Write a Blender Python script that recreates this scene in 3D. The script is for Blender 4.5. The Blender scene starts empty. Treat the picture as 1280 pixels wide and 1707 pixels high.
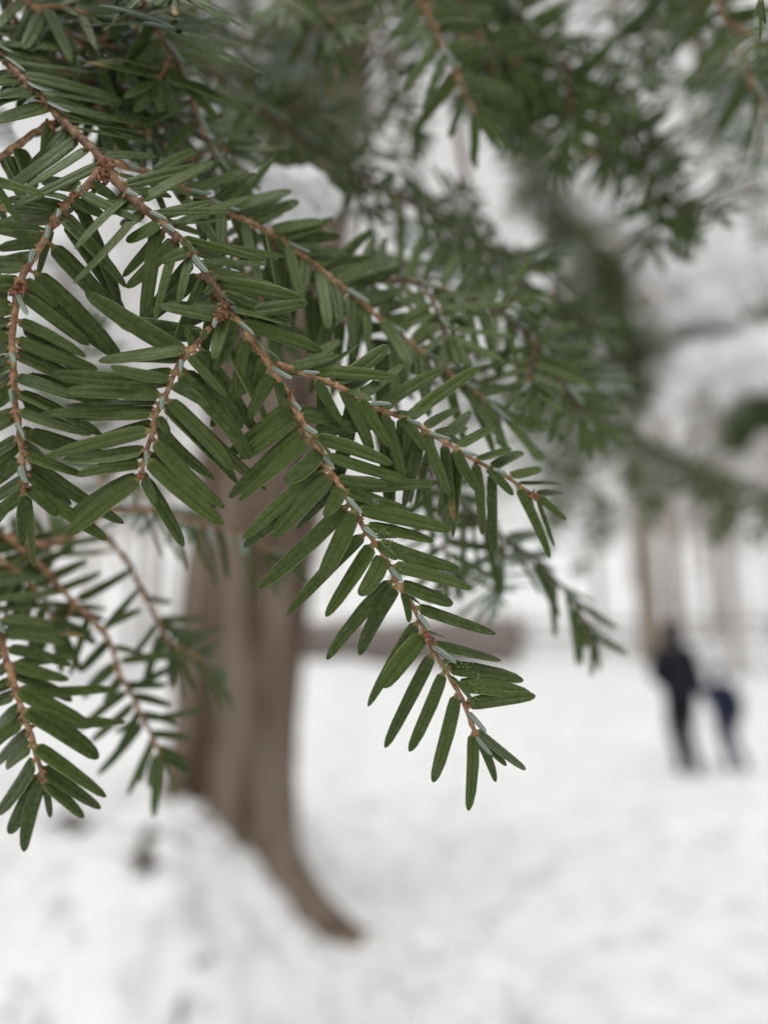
import bpy, bmesh, math, random
import numpy as np
from mathutils import Vector, Matrix, noise

random.seed(7)
rng = np.random.default_rng(7)
SC = bpy.context.scene
COL = SC.collection

# ------------------------------------------------------------------ camera
PITCH = math.radians(10.0)
LENS = 26.0
F = LENS / 36.0 * 1707.0            # focal length in photograph pixels
D0 = 0.12                           # distance of the sharp spray, metres
CAMPOS = Vector((0, 0, 1.5))
cam_d = bpy.data.cameras.new("camera")
cam_d.sensor_fit = 'VERTICAL'
cam_d.sensor_height = 36.0
cam_d.lens = LENS
cam_d.clip_start = 0.01
cam_d.clip_end = 1000
cam_d.dof.use_dof = True
cam_d.dof.focus_distance = D0
cam_d.dof.aperture_fstop = LENS / 4.2
cam = bpy.data.objects.new("camera", cam_d)
COL.objects.link(cam)
cam.location = CAMPOS
cam.rotation_euler = (math.pi / 2 + PITCH, 0, 0)
SC.camera = cam
FWD = Vector((0, math.cos(PITCH), math.sin(PITCH)))
UP = Vector((0, -math.sin(PITCH), math.cos(PITCH)))
RIGHT = Vector((1, 0, 0))

# ------------------------------------------------------------------ light
w = bpy.data.worlds.new("World")
SC.world = w
w.use_nodes = True
wn = w.node_tree.nodes
wl = w.node_tree.links
SUN_EL, SUN_ROT = math.radians(66), math.radians(205)
sky = wn.new('ShaderNodeTexSky')
sky.sky_type = 'NISHITA'
sky.sun_disc = False
sky.sun_elevation = SUN_EL
sky.sun_rotation = SUN_ROT
sky.dust_density = 4.0
sky.air_density = 1.0
hs = wn.new('ShaderNodeHueSaturation')          # an overcast sky: the blue is washed out
hs.inputs['Saturation'].default_value = 0.10
wl.new(sky.outputs[0], hs.inputs['Color'])
cloud = wn.new('ShaderNodeMix')                  # even cloud layer over the clear sky
cloud.data_type = 'RGBA'
cloud.inputs[0].default_value = 0.80
cloud.inputs[7].default_value = (5.0, 4.95, 4.88, 1)
wl.new(hs.outputs[0], cloud.inputs[6])
bg = wn['Background']
bg.inputs['Strength'].default_value = 0.15
wl.new(cloud.outputs[2], bg.inputs['Color'])
sun_d = bpy.data.lights.new("sun", 'SUN')
sun_d.energy = 1.1
sun_d.angle = math.radians(28)
sun_d.color = (1.0, 0.98, 0.955)
sun = bpy.data.objects.new("sun", sun_d)
COL.objects.link(sun)
sd = Vector((math.sin(SUN_ROT) * math.cos(SUN_EL), math.cos(SUN_ROT) * math.cos(SUN_EL), math.sin(SUN_EL)))
sun.rotation_euler = sd.to_track_quat('Z', 'Y').to_euler()
sun.location = (0, 0, 12)

SC.view_settings.view_transform = 'Standard'
SC.view_settings.look = 'None'
SC.view_settings.gamma = 1.0
SC.view_settings.use_curve_mapping = False
SC.view_settings.exposure = 0.09
SC.cycles.use_denoising = True
SC.cycles.max_bounces = 6
SC.cycles.diffuse_bounces = 4

# ------------------------------------------------------------------ helpers
def P(px, py, d):
    """photo pixel + distance along the view axis -> point in the place"""
    px, py, d = float(px), float(py), float(d)
    return CAMPOS + d * (FWD + ((px - 640) / F) * RIGHT - ((py - 853.5) / F) * UP)

def tag(o, label=None, cat=None, group=None, kind=None):
    if label: o['label'] = label
    if cat: o['category'] = cat
    if group: o['group'] = group
    if kind: o['kind'] = kind
    return o

def empty(name, loc=(0, 0, 0)):
    o = bpy.data.objects.new(name, None)
    o.empty_display_size = 0.02
    o.location = loc
    COL.objects.link(o)
    return o

def mesh_from(name, V, Fs, smooth=True):
    me = bpy.data.meshes.new(name)
    me.from_pydata([tuple(v) for v in V], [], Fs)
    if smooth:
        me.polygons.foreach_set('use_smooth', [True] * len(me.polygons))
    me.update()
    return me

def obj(name, me, mats, parent=None, loc=(0, 0, 0)):
    o = bpy.data.objects.new(name, me)
    COL.objects.link(o)
    if not isinstance(mats, (list, tuple)):
        mats = [mats]
    if len(me.materials) == 0:
        for m in mats:
            me.materials.append(m)
    o.location = loc
    if parent is not None:
        o.parent = parent
    return o

def catmull(pts, n):
    """dense smooth path through the points"""
    p = [Vector(q) for q in pts]
    if len(p) == 2:
        return [p[0].lerp(p[1], i / n) for i in range(n + 1)]
    p = [2 * p[0] - p[1]] + p + [2 * p[-1] - p[-2]]
    out = []
    for i in range(1, len(p) - 2):
        a, b, c, d = p[i - 1], p[i], p[i + 1], p[i + 2]
        for k in range(n):
            t = k / n
            out.append(0.5 * ((2 * b) + (c - a) * t + (2 * a - 5 * b + 4 * c - d) * t * t + (3 * b - a - 3 * c + d) * t ** 3))
    out.append(p[-2].copy())
    return out

def resample(path, step):
    out = [path[0].copy()]
    acc = 0.0
    for a, b in zip(path[:-1], path[1:]):
        L = (b - a).length
        while acc + L >= step:
            f = (step - acc) / L
            a = a.lerp(b, f)
            out.append(a.copy())
            L = (b - a).length
            acc = 0.0
        acc += L
    if (out[-1] - path[-1]).length > step * 0.3:
        out.append(path[-1].copy())
    return out

class MB:
    def __init__(self):
        self.V, self.F = [], []
    def tube(self, pts, rad, sides=8, jit=0.0, cap=True):
        n = len(pts)
        base = len(self.V)
        ref = Vector((0.31, 0.2, 0.93))
        for i, p in enumerate(pts):
            t = (pts[min(i + 1, n - 1)] - pts[max(i - 1, 0)])
            if t.length < 1e-9: t = Vector((0, 0, 1))
            t.normalize()
            if abs(t.dot(ref)) > 0.95: r2 = Vector((1, 0, 0))
            else: r2 = ref
            a = t.cross(r2).normalized()
            b = t.cross(a)
            r = rad[i] if hasattr(rad, '__len__') else rad
            for k in range(sides):
                ang = 2 * math.pi * k / sides
                rr = r * (1 + jit * (random.random() * 2 - 1))
                self.V.append(p + (a * math.cos(ang) + b * math.sin(ang)) * rr)
        for i in range(n - 1):
            for k in range(sides):
                k2 = (k + 1) % sides
                self.F.append((base + i * sides + k, base + i * sides + k2, base + (i + 1) * sides + k2, base + (i + 1) * sides + k))
        if cap:
            self.F.append(tuple(base + k for k in range(sides))[::-1])
            self.F.append(tuple(base + (n - 1) * sides + k for k in range(sides)))
        return self
    def blob(self, c, ax, rx, ry, rz, seg=6, rings=4, jit=0.0):
        """small ellipsoid, long axis ax"""
        ax = ax.normalized()
        o = Vector((0, 0, 1)) if abs(ax.z) < 0.9 else Vector((1, 0, 0))
        u = ax.cross(o).normalized(); v = ax.cross(u)
        base = len(self.V)
        self.V.append(c - ax * rx)
        for i in range(1, rings):
            th = math.pi * i / rings
            for k in range(seg):
                ph = 2 * math.pi * k / seg
                j = 1 + jit * (random.random() * 2 - 1)
                self.V.append(c - ax * rx * math.cos(th) * j + (u * math.cos(ph) * ry + v * math.sin(ph) * rz) * math.sin(th) * j)
        self.V.append(c + ax * rx)
        top = len(self.V) - 1
        for k in range(seg):
            self.F.append((base, base + 1 + (k + 1) % seg, base + 1 + k))
            for i in range(rings - 2):
                a = base + 1 + i * seg
                self.F.append((a + k, a + (k + 1) % seg, a + seg + (k + 1) % seg, a + seg + k))
            a = base + 1 + (rings - 2) * seg
            self.F.append((a + k, a + (k + 1) % seg, top))
        return self
    def build(self, name, mat, parent=None, origin=Vector((0, 0, 0)), smooth=True, loc=(0, 0, 0)):
        me = mesh_from(name, [v - origin for v in self.V], self.F, smooth)
        return obj(name, me, mat, parent, loc)

# ------------------------------------------------------------------ materials
class NT:
    def __init__(self, name):
        self.m = bpy.data.materials.new(name)
        self.m.use_nodes = True
        self.n = self.m.node_tree.nodes
        self.l = self.m.node_tree.links
        self.b = self.n['Principled BSDF']
    def node(self, t, **kw):
        n = self.n.new(t)
        for k, v in kw.items(): setattr(n, k, v)
        return n
    def math(self, op, a, b=None, c=None):
        n = self.node('ShaderNodeMath', operation=op)
        for i, x in enumerate((a, b, c)):
            if x is None: continue
            if isinstance(x, (int, float)): n.inputs[i].default_value = x
            else: self.l.new(x, n.inputs[i])
        return n.outputs[0]
    def mix(self, f, a, b, blend='MIX'):
        n = self.node('ShaderNodeMix', data_type='RGBA', blend_type=blend)
        for i, x in ((0, f), (6, a), (7, b)):
            if isinstance(x, (int, float)): n.inputs[i].default_value = x
            elif isinstance(x, tuple): n.inputs[i].default_value = (*x, 1)
            else: self.l.new(x, n.inputs[i])
        return n.outputs[2]
    def ramp(self, f, stops):
        n = self.node('ShaderNodeValToRGB')
        while len(n.color_ramp.elements) < len(stops): n.color_ramp.elements.new(0.5)
        for e, (p, c) in zip(n.color_ramp.elements, stops):
            e.position = p
            e.color = (*c, 1) if isinstance(c, tuple) else (c, c, c, 1)
        self.l.new(f, n.inputs[0])
        return n.outputs[0]
    def noise(self, scale, detail=4, rough=0.55, vec=None, coord='Object', stretch=None):
        n = self.node('ShaderNodeTexNoise')
        n.inputs['Scale'].default_value = scale
        n.inputs['Detail'].default_value = detail
        n.inputs['Roughness'].default_value = rough
        if vec is None:
            tc = self.node('ShaderNodeTexCoord')
            vec = tc.outputs[coord]
        if stretch:
            mp = self.node('ShaderNodeMapping')
            mp.inputs['Scale'].default_value = stretch
            self.l.new(vec, mp.inputs[0]); vec = mp.outputs[0]
        self.l.new(vec, n.inputs['Vector'])
        return n.outputs['Fac']
    def bump(self, h, strength, dist):
        n = self.node('ShaderNodeBump')
        n.inputs['Strength'].default_value = strength
        n.inputs['Distance'].default_value = dist
        self.l.new(h, n.inputs['Height'])
        self.l.new(n.outputs[0], self.b.inputs['Normal'])
    def base(self, c):
        if isinstance(c, tuple): self.b.inputs['Base Color'].default_value = (*c, 1)
        else: self.l.new(c, self.b.inputs['Base Color'])
    def rough(self, v, spec=0.5):
        if isinstance(v, float): self.b.inputs['Roughness'].default_value = v
        else: self.l.new(v, self.b.inputs['Roughness'])
        self.b.inputs['Specular IOR Level'].default_value = spec

def needle_mat(top=True):
    t = NT('needle_top' if top else 'needle_underside')
    uv = t.node('ShaderNodeUVMap', uv_map='uv')
    sep = t.node('ShaderNodeSeparateXYZ'); t.l.new(uv.outputs[0], sep.inputs[0])
    u, v = sep.outputs[0], sep.outputs[1]
    at = t.node('ShaderNodeAttribute', attribute_name='rnd')
    oi = t.node('ShaderNodeObjectInfo')
    r = t.math('FRACT', t.math('ADD', at.outputs['Fac'], oi.outputs['Random']))
    geo = t.node('ShaderNodeNewGeometry')
    nz = t.noise(900.0, 3, 0.6, vec=geo.outputs['Position'])
    # distance from the margin, 0 at the edge .. 0.5 on the midrib
    e = t.math('SUBTRACT', 0.5, t.math('ABSOLUTE', t.math('SUBTRACT', u, 0.5)))
    if top:
        c = t.ramp(r, [(0.0, (0.020, 0.042, 0.004)), (0.3, (0.038, 0.068, 0.008)), (0.7, (0.072, 0.104, 0.024)), (1.0, (0.052, 0.090, 0.006))])
        c = t.mix(t.ramp(nz, [(0.42, 0.0), (0.75, 0.75)]), c, (0.104, 0.134, 0.050))
        # fine lengthwise striation
        wv = t.noise(1.0, 2, 0.5, vec=uv.outputs[0], stretch=(38, 2.2, 1))
        c = t.mix(t.ramp(wv, [(0.35, 0.65), (0.6, 0.0)]), c, (0.022, 0.036, 0.002))
        mid = t.ramp(e, [(0.455, 0.0), (0.5, 1.0)])
        c = t.mix(t.math('MULTIPLY', mid, t.math('MULTIPLY', t.math('FRACT', t.math('MULTIPLY', r, 7.3)), 0.8)), c, (0.022, 0.036, 0.010))
        margin = t.ramp(e, [(0.0, 1.0), (0.06, 0.0)])
        c = t.mix(t.math('MULTIPLY', margin, 0.85), c, (0.34, 0.38, 0.20))
        t.bump(t.math('ADD', t.math('MULTIPLY', wv, 0.6), t.math('MULTIPLY', nz, 0.6)), 0.6, 0.00025)
        t.rough(t.ramp(nz, [(0.3, 0.20), (0.7, 0.38)]), 0.33)
        t.b.inputs['Specular Tint'].default_value = (0.94, 1.0, 0.76, 1)
    else:
        c = t.ramp(r, [(0.0, (0.06, 0.095, 0.04)), (1.0, (0.085, 0.12, 0.052))])
        band = t.math('MULTIPLY', t.ramp(e, [(0.10, 0.0), (0.15, 1.0)]), t.ramp(e, [(0.41, 1.0), (0.46, 0.0)]))
        lines = t.noise(1.0, 1, 0.5, vec=uv.outputs[0], stretch=(60, 1.2, 1))
        pale = t.mix(lines, (0.12, 0.16, 0.125), (0.42, 0.48, 0.445))
        c = t.mix(t.math('MULTIPLY', band, 0.92), c, pale)
        margin = t.ramp(e, [(0.0, 1.0), (0.05, 0.0)])
        c = t.mix(t.math('MULTIPLY', margin, 0.7), c, (0.22, 0.26, 0.12))
        t.rough(0.5, 0.4)
    if top:   # the odd needle with a browned tip
        old = t.math('MULTIPLY', t.math('GREATER_THAN', t.math('FRACT', t.math('MULTIPLY', r, 13.7)), 0.984), t.ramp(v, [(0.68, 0.0), (0.84, 1.0)]))
        c = t.mix(t.math('MULTIPLY', old, t.ramp(nz, [(0.3, 0.35), (0.55, 1.0)])), c, (0.27, 0.17, 0.07))
    pet = t.ramp(v, [(0.03, 1.0), (0.07, 0.0)])
    c = t.mix(pet, c, (0.30, 0.24, 0.09))
    t.base(c)
    return t.m

def stem_mat(name='twig_bark', k=1.0):
    t = NT(name)
    geo = t.node('ShaderNodeNewGeometry')
    n1 = t.noise(700, 4, 0.6, vec=geo.outputs['Position'])
    n2 = t.noise(260, 3, 0.6, vec=geo.outputs['Position'])
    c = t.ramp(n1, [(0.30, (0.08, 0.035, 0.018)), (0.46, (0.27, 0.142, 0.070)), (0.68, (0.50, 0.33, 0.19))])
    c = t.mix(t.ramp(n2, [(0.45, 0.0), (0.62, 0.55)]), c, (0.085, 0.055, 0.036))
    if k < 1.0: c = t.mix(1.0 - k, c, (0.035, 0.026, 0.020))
    t.base(c); t.rough(0.7, 0.3)
    t.bump(n1, 0.6, 0.0004)
    return t.m

def bud_mat():
    t = NT('bud_scale')
    geo = t.node('ShaderNodeNewGeometry')
    n1 = t.noise(1200, 3, 0.6, vec=geo.outputs['Position'])
    t.base(t.ramp(n1, [(0.3, (0.09, 0.032, 0.016)), (0.55, (0.24, 0.105, 0.05)), (0.8, (0.42, 0.25, 0.14))]))
    t.rough(0.55, 0.4)
    return t.m

def simple_mat(name, c1, c2, scale, rough=0.7, spec=0.3, bump=None, coord='Object', stretch=None, detail=5):
    t = NT(name)
    n = t.noise(scale, detail, 0.6, coord=coord, stretch=stretch)
    t.base(t.ramp(n, [(0.3, c1), (0.7, c2)]))
    t.rough(rough, spec)
    if bump: t.bump(n, bump[0], bump[1])
    return t.m

M_TOP, M_UND = needle_mat(True), needle_mat(False)
M_STEM, M_BUD = stem_mat(), bud_mat()
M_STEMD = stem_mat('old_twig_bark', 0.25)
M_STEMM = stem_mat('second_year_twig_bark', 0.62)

def snow_mat():
    t = NT('snow')
    geo = t.node('ShaderNodeNewGeometry')
    n1 = t.noise(1.6, 5, 0.6, vec=geo.outputs['Position'])
    n2 = t.noise(60, 4, 0.7, vec=geo.outputs['Position'])
    n3 = t.noise(4.5, 4, 0.6, vec=geo.outputs['Position'])
    c = t.ramp(n1, [(0.3, (0.80, 0.81, 0.82)), (0.7, (0.87, 0.875, 0.88))])
    c = t.mix(t.ramp(n3, [(0.50, 0.0), (0.64, 0.9)]), c, (0.60, 0.60, 0.595))
    t.base(c)
    t.rough(0.75, 0.25)
    t.bump(n2, 0.35, 0.02)
    return t.m
M_SNOW = snow_mat()

def bark_mat(name, dark, mid, light, scale=6.0):
    t = NT(name)
    n1 = t.noise(scale, 6, 0.65, stretch=(1, 1, 0.16))
    n2 = t.noise(scale * 1.3, 3, 0.6, stretch=(1, 1, 0.10))
    n3 = t.noise(scale * 9, 4, 0.6, stretch=(1, 1, 0.3))
    c = t.ramp(n1, [(0.32, dark), (0.5, mid), (0.68, light)])
    c = t.mix(t.ramp(n2, [(0.50, 0.0), (0.60, 0.85)]), c, light)
    c = t.mix(t.math('MULTIPLY', n3, 0.5), c, dark)
    t.base(c); t.rough(0.9, 0.15)
    t.bump(t.math('ADD', n1, t.math('MULTIPLY', n3, 0.4)), 0.9, 0.03)
    return t.m
M_BARK = bark_mat('hemlock_bark', (0.045, 0.029, 0.020), (0.135, 0.093, 0.065), (0.32, 0.262, 0.215))
M_BARK2 = bark_mat('grey_bark', (0.26, 0.23, 0.21), (0.38, 0.345, 0.32), (0.50, 0.46, 0.44), 5.0)
M_BARK3 = bark_mat('tan_bark', (0.20, 0.16, 0.125), (0.32, 0.265, 0.215), (0.42, 0.36, 0.30), 5.0)
M_TWIGS = simple_mat('bare_twig', (0.30, 0.26, 0.24), (0.45, 0.40, 0.375), 3.0, 0.85, 0.1)

# ------------------------------------------------------------------ ground
def smooth(a, b, x):
    t = np.clip((x - a) / (b - a), 0, 1)
    return t * t * (3 - 2 * t)

_ph = rng.uniform(0, 6.28, (40, 2)); 
def wob(x, y, f, seed):
    return (np.sin(x * f + _ph[seed, 0]) * np.cos(y * f * 0.83 + _ph[seed, 1])
            + 0.5 * np.sin(x * f * 2.13 + y * f * 0.7 + _ph[seed + 1, 0]) + 0.35 * np.cos(y * f * 2.9 - x * f * 1.1 + _ph[seed + 1, 1]))

DIMPLES = []
for _ in range(760):
    dx, dy = rng.uniform(-3.2, 3.6), rng.uniform(2.0, 9.5)
    keep = 0.95 if dx < 0.9 else 0.35
    if rng.random() < keep:
        DIMPLES.append((dx, dy, rng.uniform(0.04, 0.12), rng.uniform(0.03, 0.09)))
# two lines of footprints beside the walkers
for k in range(26):
    s = k / 25
    DIMPLES.append((2.0 + 1.6 * s + (0.12 if k % 2 else -0.12), 3.0 + 6.2 * s, 0.12, 0.035))

def ground_z(x, y):
    x = np.asarray(x, float); y = np.asarray(y, float)
    far = smooth(9, 20, y) * 0.9 + smooth(18, 34, y) * 1.4 + smooth(28, 62, y) * 5.5 + smooth(55, 110, y) * 9
    far = far + 0.10 * wob(x, y, 0.22, 0) * smooth(10, 25, y)
    bank = smooth(-0.08, -0.98, x) * smooth(2.1, 3.3, y) * (1 - 0.75 * smooth(4.4, 7.0, y))
    z = far + 0.74 * bank + 0.030 * wob(x, y, 2.1, 4) + 0.016 * wob(x, y, 6.0, 8)
    z = z + 0.085 * np.exp(-((x - 0.03) ** 2 / 0.05 + (y - 3.72) ** 2 / 0.05)) + 0.05 * np.exp(-((x + 0.25) ** 2 / 0.03 + (y - 3.55) ** 2 / 0.03))
    lump = (0.012 * wob(x, y, 13.0, 12) + 0.011 * wob(x + 0.3 * np.sin(y * 3), y, 24.0, 16) + 0.009 * wob(x, y + 0.2 * np.sin(x * 4), 37.0, 20)) * (0.5 + 1.0 * smooth(1.2, -0.2, x))
    z = z + lump * smooth(11, 8, y)
    for dx, dy, r, dep in DIMPLES:
        q = (x - dx) ** 2 + (y - dy) ** 2
        m = q < (3 * r) ** 2
        if m.any():
            z = z - np.where(m, dep * np.exp(-q / (r * r)) - 0.25 * dep * np.exp(-(np.sqrt(q) - 1.6 * r) ** 2 / (0.3 * r * r)), 0)
    return z

def axis_vals(lo, hi, n, k):
    s = np.linspace(-1, 1, n)
    v = np.sinh(k * s) / math.sinh(k)
    return np.where(v < 0, -lo * v, hi * v)
gx = axis_vals(-90, 90, 300, 5.2)
gy = np.concatenate([np.linspace(-8, 1.8, 24, endpoint=False), np.linspace(1.8, 9.5, 200, endpoint=False), 9.5 + (np.linspace(0, 1, 110) ** 2.2) * 150])
GX, GY = np.meshgrid(gx, gy)
GZ = ground_z(GX, GY)
nx, ny = len(gx), len(gy)
gv = np.stack([GX.ravel(), GY.ravel(), GZ.ravel()], 1)
gf = [(j * nx + i, j * nx + i + 1, (j + 1) * nx + i + 1, (j + 1) * nx + i) for j in range(ny - 1) for i in range(nx - 1)]
me = mesh_from('snowy_ground', gv, gf)
ground = obj('ground', me, M_SNOW)
tag(ground, 'trodden snow covering the forest floor and slope', kind='structure')
_DM = np.array(DIMPLES)
def gz(x, y):
    global DIMPLES
    q = (_DM[:, 0] - x) ** 2 + (_DM[:, 1] - y) ** 2
    keep_, DIMPLES = DIMPLES, [DIMPLES[i] for i in np.nonzero(q < (3 * _DM[:, 2]) ** 2)[0]]
    z = float(ground_z(np.array([x]), np.array([y]))[0])
    DIMPLES = keep_
    return z

# ------------------------------------------------------------------ needles
def needle_template(hi, bendz=0.0, bendy=0.0, taper=0.0, skew=0.0):
    """unit needle along +x, full width 1 along y, top towards +z"""
    if hi == 'coarse':
        T = [0.0, 0.18, 0.75, 1.0]
        W = [0.10, 0.46, 0.45, 0.06]
        cs = [(-1, 0.0, 0.0), (0, 0.09, 0.5), (1, 0.0, 1.0), (0, -0.08, 0.5)]
    elif hi:
        T = [0.0, 0.035, 0.075, 0.17, 0.40, 0.75, 0.91, 0.975, 1.0]
        W = [0.12, 0.16, 0.40, 0.475, 0.50, 0.445, 0.335, 0.19, 0.04]
        cs = [(-1, 0.0, 0.0), (-0.80, 0.075, 0.10), (-0.16, 0.085, 0.42), (0, 0.02, 0.5), (0.16, 0.085, 0.58), (0.80, 0.075, 0.90), (1, 0.0, 1.0), (0, -0.03, 0.5)]
    else:
        T = [0.0, 0.08, 0.25, 0.65, 0.93, 1.0]
        W = [0.10, 0.22, 0.47, 0.49, 0.34, 0.06]
        cs = [(-1, 0.0, 0.0), (0, 0.09, 0.5), (1, 0.0, 1.0), (0, -0.08, 0.5)]
    n = len(cs)
    V, UV = [], []
    for t, wd in zip(T, W):
        wd = wd * (1 - taper * t) 
        for cy, cz, cu in cs:
            z = bendz * (t * t - 0.25 * t) * 1.0
            y = bendy * t * (1 - t) * 4
            V.append((t, y + cy * wd, z * 6 + cz * (wd / 0.5)))
            UV.append((cu, t))
    Fs, mi = [], []
    for i in range(len(T) - 1):
        for k in range(n):
            k2 = (k + 1) % n
            Fs.append((i * n + k, (i + 1) * n + k, (i + 1) * n + k2, i * n + k2))
            mi.append(1 if (k >= n - 2) else 0)
    Fs.append(tuple(range(n))); mi.append(0)
    Fs.append(tuple((len(T) - 1) * n + k for k in reversed(range(n)))); mi.append(0)
    return np.array(V), np.array(UV), Fs, mi

VARIANTS = [(-0.02, 0.08, 0.05), (-0.06, -0.10, 0.02), (-0.09, 0.0, 0.15), (0.02, 0.16, 0.10), (-0.04, -0.18, 0.18), (-0.12, 0.04, 0.06), (0.03, 0.0, 0.26), (-0.06, 0.12, 0.0), (-0.05, -0.06, 0.32), (0.0, 0.18, 0.22)]
TEMPL = {}
for hi in (True, False, 'coarse'):
    for i, (a, b, c) in enumerate(VARIANTS):
        TEMPL[(hi, i)] = needle_template(hi, a, b, c)
MESH = {}
def needle_mesh(hi, i):
    if (hi, i) not in MESH:
        V, UV, Fs, mi = TEMPL[(hi, i)]
        me = bpy.data.meshes.new('needle')
        me.from_pydata([tuple(v) for v in V], [], Fs)
        me.materials.append(M_TOP); me.materials.append(M_UND)
        me.polygons.foreach_set('material_index', mi)
        me.polygons.foreach_set('use_smooth', [True] * len(Fs))
        lay = me.uv_layers.new(name='uv')
        idx = np.empty(len(me.loops), int); me.loops.foreach_get('vertex_index', idx)
        lay.data.foreach_set('uv', UV[idx].ravel())
        me.update()
        MESH[(hi, i)] = me
    return MESH[(hi, i)]

def needle_matrix(base, tip, nrm, width):
    d = tip - base
    L = d.length
    x = d / L
    z = (nrm - x * nrm.dot(x))
    if z.length < 1e-6: z = x.orthogonal()
    z.normalize()
    y = z.cross(x)
    m = Matrix(((x.x * L, y.x * width, z.x * width, base.x),
                (x.y * L, y.y * width, z.y * width, base.y),
                (x.z * L, y.z * width, z.z * width, base.z), (0, 0, 0, 1)))
    return m

def project(p):
    q = p - CAMPOS
    d = q.dot(FWD)
    return 640 + q.dot(RIGHT) / d * F, 853.5 - q.dot(UP) / d * F, d

class Branch:
    """one hemlock branch: twigs are parts, needles are their sub-parts"""
    def __init__(self, name, label, group=None, hi=True, maxind=300, origin=None):
        self.e = empty(name, origin)
        tag(self.e, label, 'branch', group)
        self.o = Vector(origin)
        self.hi, self.maxind = hi, maxind
        self.stem = M_STEM
        self.restlod = False
        self.needles = []
    def twig(self, pts, r0=0.0008, r1=0.0005, name='twig', sides=8, raw=False, coarse=False):
        """pts: (px, py, ratio) along the stem -> mesh part and its smooth path"""
        P3 = [Vector(p) for p in pts] if raw else [P(a, b, c * D0) for a, b, c in pts]
        r0, r1 = r0 * 0.63, r1 * 0.68
        path = resample(catmull(P3, 12), 0.02 if coarse else (0.0011 if self.hi else 0.004))
        n = len(path)
        mb = MB()
        rad = []
        for i in range(n):
            t = i / max(1, n - 1)
            rad.append((r0 + (r1 - r0) * t) * (1 + random.choice((-0.16, -0.08, 0.0, 0.0, 0.1, 0.34)) * random.random()))
        mb.tube(path, rad, sides, jit=0.28)
        tw = Twig(self, path, r0, r1, mb, name)
        tw.coarse = coarse
        return tw
    def finish(self):
        scored = []
        for nd in self.needles:
            b, t, wd = nd['b'], nd['t'], nd['w']
            x0, y0, d0 = project(b); x1, y1, d1 = project(t)
            mx, my = (x0 + x1) / 2, (y0 + y1) / 2
            vis = (-20 < mx < 1300) and (-20 < my < 1727) and d0 > 0
            px = math.hypot(x1 - x0, y1 - y0) * (wd / max(d0, .01) * F)
            scored.append(((nd.get('pri', 0), vis, px), nd))
        scored.sort(key=lambda s: s[0], reverse=True)
        ind = [s[1] for s in scored[:self.maxind] if s[0][1]]
        ids = set(id(n) for n in ind)
        rest = [n for n in self.needles if id(n) not in ids]
        for tw in self.twigs_done:
            tw.make()
        for nd in ind:
            me = needle_mesh(self.hi, nd['v'])
            o = bpy.data.objects.new('needle', me)
            COL.objects.link(o)
            o.parent = nd['tw'].obj
            o.matrix_basis = Matrix.Translation(-self.o) @ nd['m']
        near = [n for n in rest if not n.get('far')]
        beyond = [n for n in rest if n.get('far')]
        if near:
            merged_needles('needles', near, self.restlod, self.e, self.o)
        if beyond:
            merged_needles('limb_needles', beyond, 'coarse', self.e, self.o)
    twigs_done = None

def merged_needles(name, rest, hi, parent, origin):
    Vs, UVs, LV, LT, MI, RN = [], [], [], [], [], []
    off = 0
    by = {}
    for nd in rest: by.setdefault(nd['v'], []).append(nd)
    for v, lst in by.items():
        V, UV, Fs, mi = TEMPL[(hi, v)]
        Mx = np.array([np.array(nd['m']) for nd in lst])
        W = np.einsum('nij,vj->nvi', Mx[:, :3, :3], V) + Mx[:, None, :3, 3] - np.array(origin)[None, None]
        n, k = len(lst), len(V)
        Vs.append(W.reshape(-1, 3))
        fl = np.concatenate([np.array(f) for f in Fs])
        ln = np.array([len(f) for f in Fs])
        LV.append((fl[None] + (off + np.arange(n) * k)[:, None]).ravel())
        LT.append(np.tile(ln, n)); MI.append(np.tile(mi, n))
        UVs.append(np.tile(UV[fl], (n, 1)))
        RN.append(np.repeat(rng.random(n), k))
        off += n * k
    Vs = np.concatenate(Vs); LV = np.concatenate(LV); LT = np.concatenate(LT); MI = np.concatenate(MI); UVs = np.concatenate(UVs); RN = np.concatenate(RN)
    me = bpy.data.meshes.new(name)
    me.vertices.add(len(Vs)); me.vertices.foreach_set('co', Vs.ravel())
    me.loops.add(len(LV)); me.loops.foreach_set('vertex_index', LV.astype(np.int32))
    me.polygons.add(len(LT))
    st = np.concatenate([[0], np.cumsum(LT)[:-1]])
    me.polygons.foreach_set('loop_start', st.astype(np.int32))
    me.polygons.foreach_set('loop_total', LT.astype(np.int32))
    me.update(calc_edges=True)
    me.materials.append(M_TOP); me.materials.append(M_UND)
    me.polygons.foreach_set('material_index', MI.astype(np.int32))
    me.polygons.foreach_set('use_smooth', np.ones(len(LT), bool))
    lay = me.uv_layers.new(name='uv'); lay.data.foreach_set('uv', UVs.ravel())
    a = me.attributes.new('rnd', 'FLOAT', 'POINT'); a.data.foreach_set('value', RN)
    me.validate()
    o = obj(name, me, [], parent)
    o['kind'] = 'stuff'
    return o

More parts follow.
